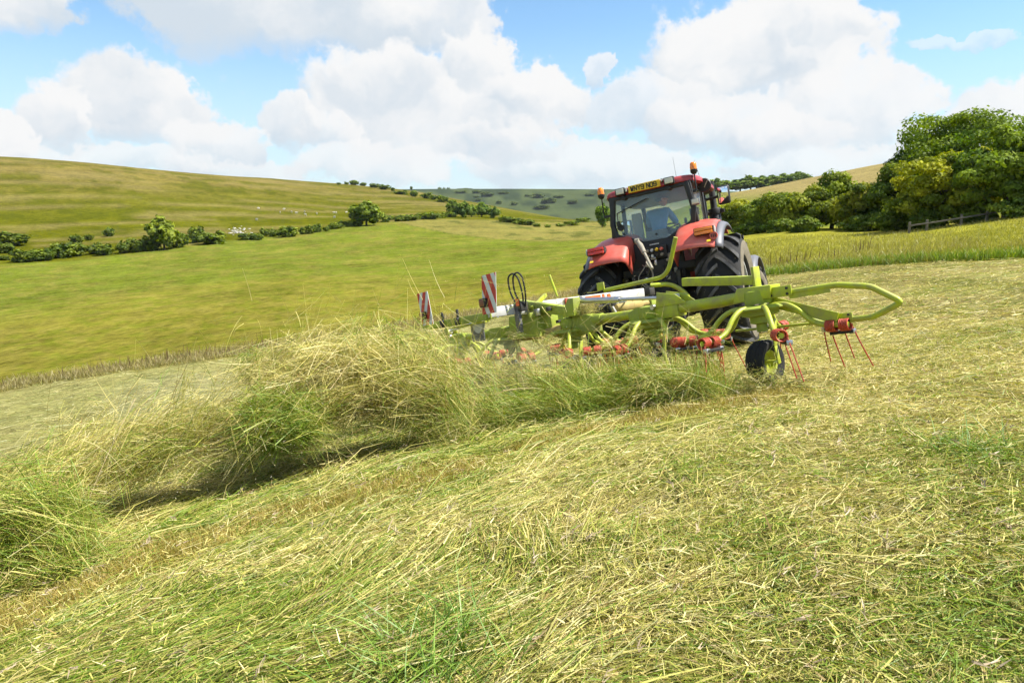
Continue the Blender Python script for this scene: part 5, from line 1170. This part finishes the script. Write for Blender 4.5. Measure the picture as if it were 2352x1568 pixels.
plume([at(1000, 800, 7.2), at(860, 790, 6.4), at(720, 815, 6.0), at(600, 860, 5.9)], .22, 4200, 10, -.05)
wave(at(593, 848, 6.6), (.13, .13, .2), 900, 11, .35, .3, .15, .35)
for px, py, t, n_, gr in ((1349, 706, 8.3, 420, -.3), (1462, 772, 7.0, 160, .0), (1545, 770, 6.9, 160, .1), (1640, 775, 6.2, 160, .0), (1400, 790, 7.3, 200, -.1), (1250, 790, 7.9, 260, -.1), (1775, 868, 5.95, 240, .1), (1730, 880, 5.9, 200, .0), (1940, 862, 5.7, 120, .1)):
    wave(at(px, py, t), (.10, .09, .06), n_, px, gr, .5, .06, .22, (.002, .004))
plume([at(930, 800, 7.0), at(1100, 820, 6.9), at(1300, 835, 6.8), at(1500, 838, 6.5), at(1650, 850, 6.2)], .42, 2600, 30, -.05, .04, .16, (.0016, .0032), 1.2, .6)
plume([at(600, 850, 6.2), at(400, 930, 5.6), at(200, 1020, 5.0), at(20, 1100, 4.5)], .30, 1500, 31, -.1, .05, .25, (.0018, .0034), .9, .7)
# single stalks flung clear of the mass
g = np.random.default_rng(61); n = 420; px = g.uniform(40, 1650, n); ytop = np.interp(px, [0, 300, 600, 850, 1000, 1650], [1080, 930, 800, 730, 720, 790])
p = np.stack([at(a, b+g.normal(10, 45), np.interp(a, [0, 600, 1000, 1650], [4.3, 5.3, 6.6, 6.1])+g.normal(0, .25)) for a, b in zip(px, ytop)]); d = unit(np.stack([g.normal(.3, .7, n), g.normal(0, .5, n), g.normal(.35, .6, n)], -1))
TH.append(strands(p, d, g.uniform(.12, .4, n), g.uniform(.003, .005, n), g.normal(0, .2, (n, 3)), hay_colours(p[:, 0], p[:, 1], n, -.1, g), 4, 1, .3, g))
th_ = join(TH)
tag(link('thrown_hay', np_mesh('thrown_hay', th_[0], th_[1], M_HAY, th_[2])), 'wave of hay flung into the air behind the tedder', 'hay', kind='stuff')
# chaff in the air
g = np.random.default_rng(71); n = 2600; px = g.uniform(150, 1750, n); py = np.interp(px, [150, 700, 1000, 1750], [1120, 980, 800, 760])+g.normal(0, 75, n); tt = np.interp(px, [0, 700, 1100, 1750], [4.2, 5.0, 7.2, 7.4])+g.normal(0, .5, n)
p = np.stack([at(a, b, t) for a, b, t in zip(px, py, tt)]); ok_ = p[:, 2] > gz(p[:, 0], p[:, 1])+.03; p = p[ok_]; n = len(p)
ch = strands(p, unit(g.normal(size=(n, 3))), g.uniform(.004, .012, n), g.uniform(.002, .004, n), np.zeros((n, 3)), np.array([(.55, .50, .34)])*(1+.2*g.normal(size=(n, 1))), 1, 2, .6, g)
tag(link('chaff', np_mesh('chaff', ch[0], ch[1], M_HAY, ch[2])), 'specks of chaff drifting around the tedder and tractor', 'chaff', kind='stuff')

# unmown grass: the rough margin on the right, the rank strip on the left
g = np.random.default_rng(81); parts = []
n = 62000; a = np.radians(g.uniform(7, 50, n)); e = np.interp(np.degrees(a), [4.5, 12, 20, 25, 30, 36, 60], [25.5, 27, 28, 28, 27.6, 27.3, 40]); r = e+.1+28*g.random(n)**1.7; x, y = r*np.sin(a), r*np.cos(a)
k = in_hay(x, y) < .5; x, y, r = x[k], y[k], r[k]; n = len(x)
pn = fbm(x*.25, y*.25, 95, 3); pk = pn > .50
for sel, tip, l0, l1 in ((pk, (.34, .28, .09), .12, .30), (~pk, (.25, .25, .03), .09, .22)):
    m = int(sel.sum()); parts.append(upright(m, x[sel], y[sel], l0, l1, .010, .020, (.20, .23, .022), (.30, .28, .03), 2, g, .38, tip))
# fresh green edge along the cut
n = 5000; a = np.radians(g.uniform(6, 50, n)); e = np.interp(np.degrees(a), [4.5, 12, 20, 25, 30, 36, 60], [25.5, 27, 28, 28, 27.6, 27.3, 40]); r = e+g.normal(.3, .22, n); x, y = r*np.sin(a), r*np.cos(a)
parts.append(upright(n, x, y, .25, .5, .015, .03, (.14, .24, .02), (.24, .32, .03), 2, g, .3))
rg = join(parts)
tag(link('tall_grass', np_mesh('tall_grass', rg[0], rg[1], M_GRASS, rg[2])), 'tall yellow-green grass left standing between hay field and hedgerow', 'grass', kind='stuff')
parts = []; n = 17000; a = np.radians(g.uniform(-52, 6, n)); e = np.interp(np.degrees(a), [-90, -36.5, -29, -21, -13, -6.5, 4.5, 12], [27, 25.0, 23.3, 22.2, 22.5, 23, 25.5, 27]); r = e+.1+2.6*g.random(n)**1.4; x, y = r*np.sin(a), r*np.cos(a)
parts.append(upright(n, x, y, .08, .26, .010, .022, (.22, .22, .04), (.30, .26, .08), 2, g, .3, (.34, .26, .13)))
n = 260; a = np.radians(g.normal(-20, 10, n)); e = np.interp(np.degrees(a), [-90, -36.5, -29, -21, -13, -6.5, 4.5, 12], [27, 25.0, 23.3, 22.2, 22.5, 23, 25.5, 27]); r = e+1.0+1.2*g.random(n); x, y = r*np.sin(a), r*np.cos(a)
parts.append(upright(n, x, y, .25, .5, .015, .028, (.14, .10, .04), (.16, .10, .05), 2, g, .1, (.13, .06, .035), bow=.05))
lg = join(parts)
tag(link('rank_grass', np_mesh('rank_grass', lg[0], lg[1], M_GRASS, lg[2])), 'strip of rank brownish grass along the left edge of the hay field', 'grass', kind='stuff')
parts = []
for px, py, m in ((1985, 566, 26), (1975, 569, 18), (1850, 580, 60), (1800, 590, 60)):
    q = ray(px, py); q = q/q[1]*(33 if px > 1900 else 31); x = q[0]+g.normal(0, .35 if m < 30 else 1.2, m); y = q[1]+g.normal(0, .3, m)
    parts.append(upright(m//2, x[:m//2], y[:m//2], .35, .7, .02, .04, (.07, .045, .02), (.11, .06, .03), 3, g, .06, (.10, .045, .025), bow=.03))
dk = join(parts)
tag(link('dock_stalks', np_mesh('dock_stalks', dk[0], dk[1], M_GRASS, dk[2])), 'dark brown dock seed stalks standing in the tall grass', 'dock stalks', kind='stuff')

# ------------------------------------------------------------------ air: thin even haze that pales the far hill
hm_ = bpy.data.materials.new('haze_air'); hm_.use_nodes = True; nt = hm_.node_tree; nt.nodes.clear()
pv = nt.nodes.new('ShaderNodeVolumePrincipled'); pv.inputs['Color'].default_value = (.80, .90, 1.0, 1); pv.inputs['Density'].default_value = .00006; pv.inputs['Anisotropy'].default_value = .2
ou = nt.nodes.new('ShaderNodeOutputMaterial'); nt.links.new(pv.outputs[0], ou.inputs['Volume'])
bm = bmesh.new(); bmesh.ops.create_cube(bm, size=1, matrix=Matrix.Translation((0, 0, 6)) @ Matrix.Diagonal((9400, 9400, 110, 1))); hme = bpy.data.meshes.new('haze'); bm.to_mesh(hme); bm.free(); hme.materials.append(hm_)
tag(link('haze', hme), 'thin summer haze filling the valley', kind='stuff')

# dust and fine chaff hanging where the rotors throw the hay
dm = bpy.data.materials.new('dust_air'); dm.use_nodes = True; nt = dm.node_tree; nt.nodes.clear()
pv = nt.nodes.new('ShaderNodeVolumePrincipled'); pv.inputs['Color'].default_value = (.86, .84, .62, 1); pv.inputs['Density'].default_value = .10; pv.inputs['Anisotropy'].default_value = .1
ou = nt.nodes.new('ShaderNodeOutputMaterial'); nt.links.new(pv.outputs[0], ou.inputs['Volume'])
for px, py, t, rr, lab in ((1130, 850, 7.0, (1.25, .8, .30), 'pale dust hanging in front of the tedder rotors'), (520, 935, 6.6, (1.5, .9, .28), 'pale dust drifting left behind the hay wave')):
    bm = bmesh.new(); bmesh.ops.create_icosphere(bm, subdivisions=4, radius=1, matrix=Matrix.Translation(at(px, py, t)) @ Matrix.Rotation(R(-20), 4, 'Z') @ Matrix.Diagonal((*rr, 1))); me_ = bpy.data.meshes.new('dust_cloud'); bm.to_mesh(me_); bm.free(); me_.materials.append(dm)
    tag(link('dust_cloud', me_), lab, 'dust', kind='stuff')
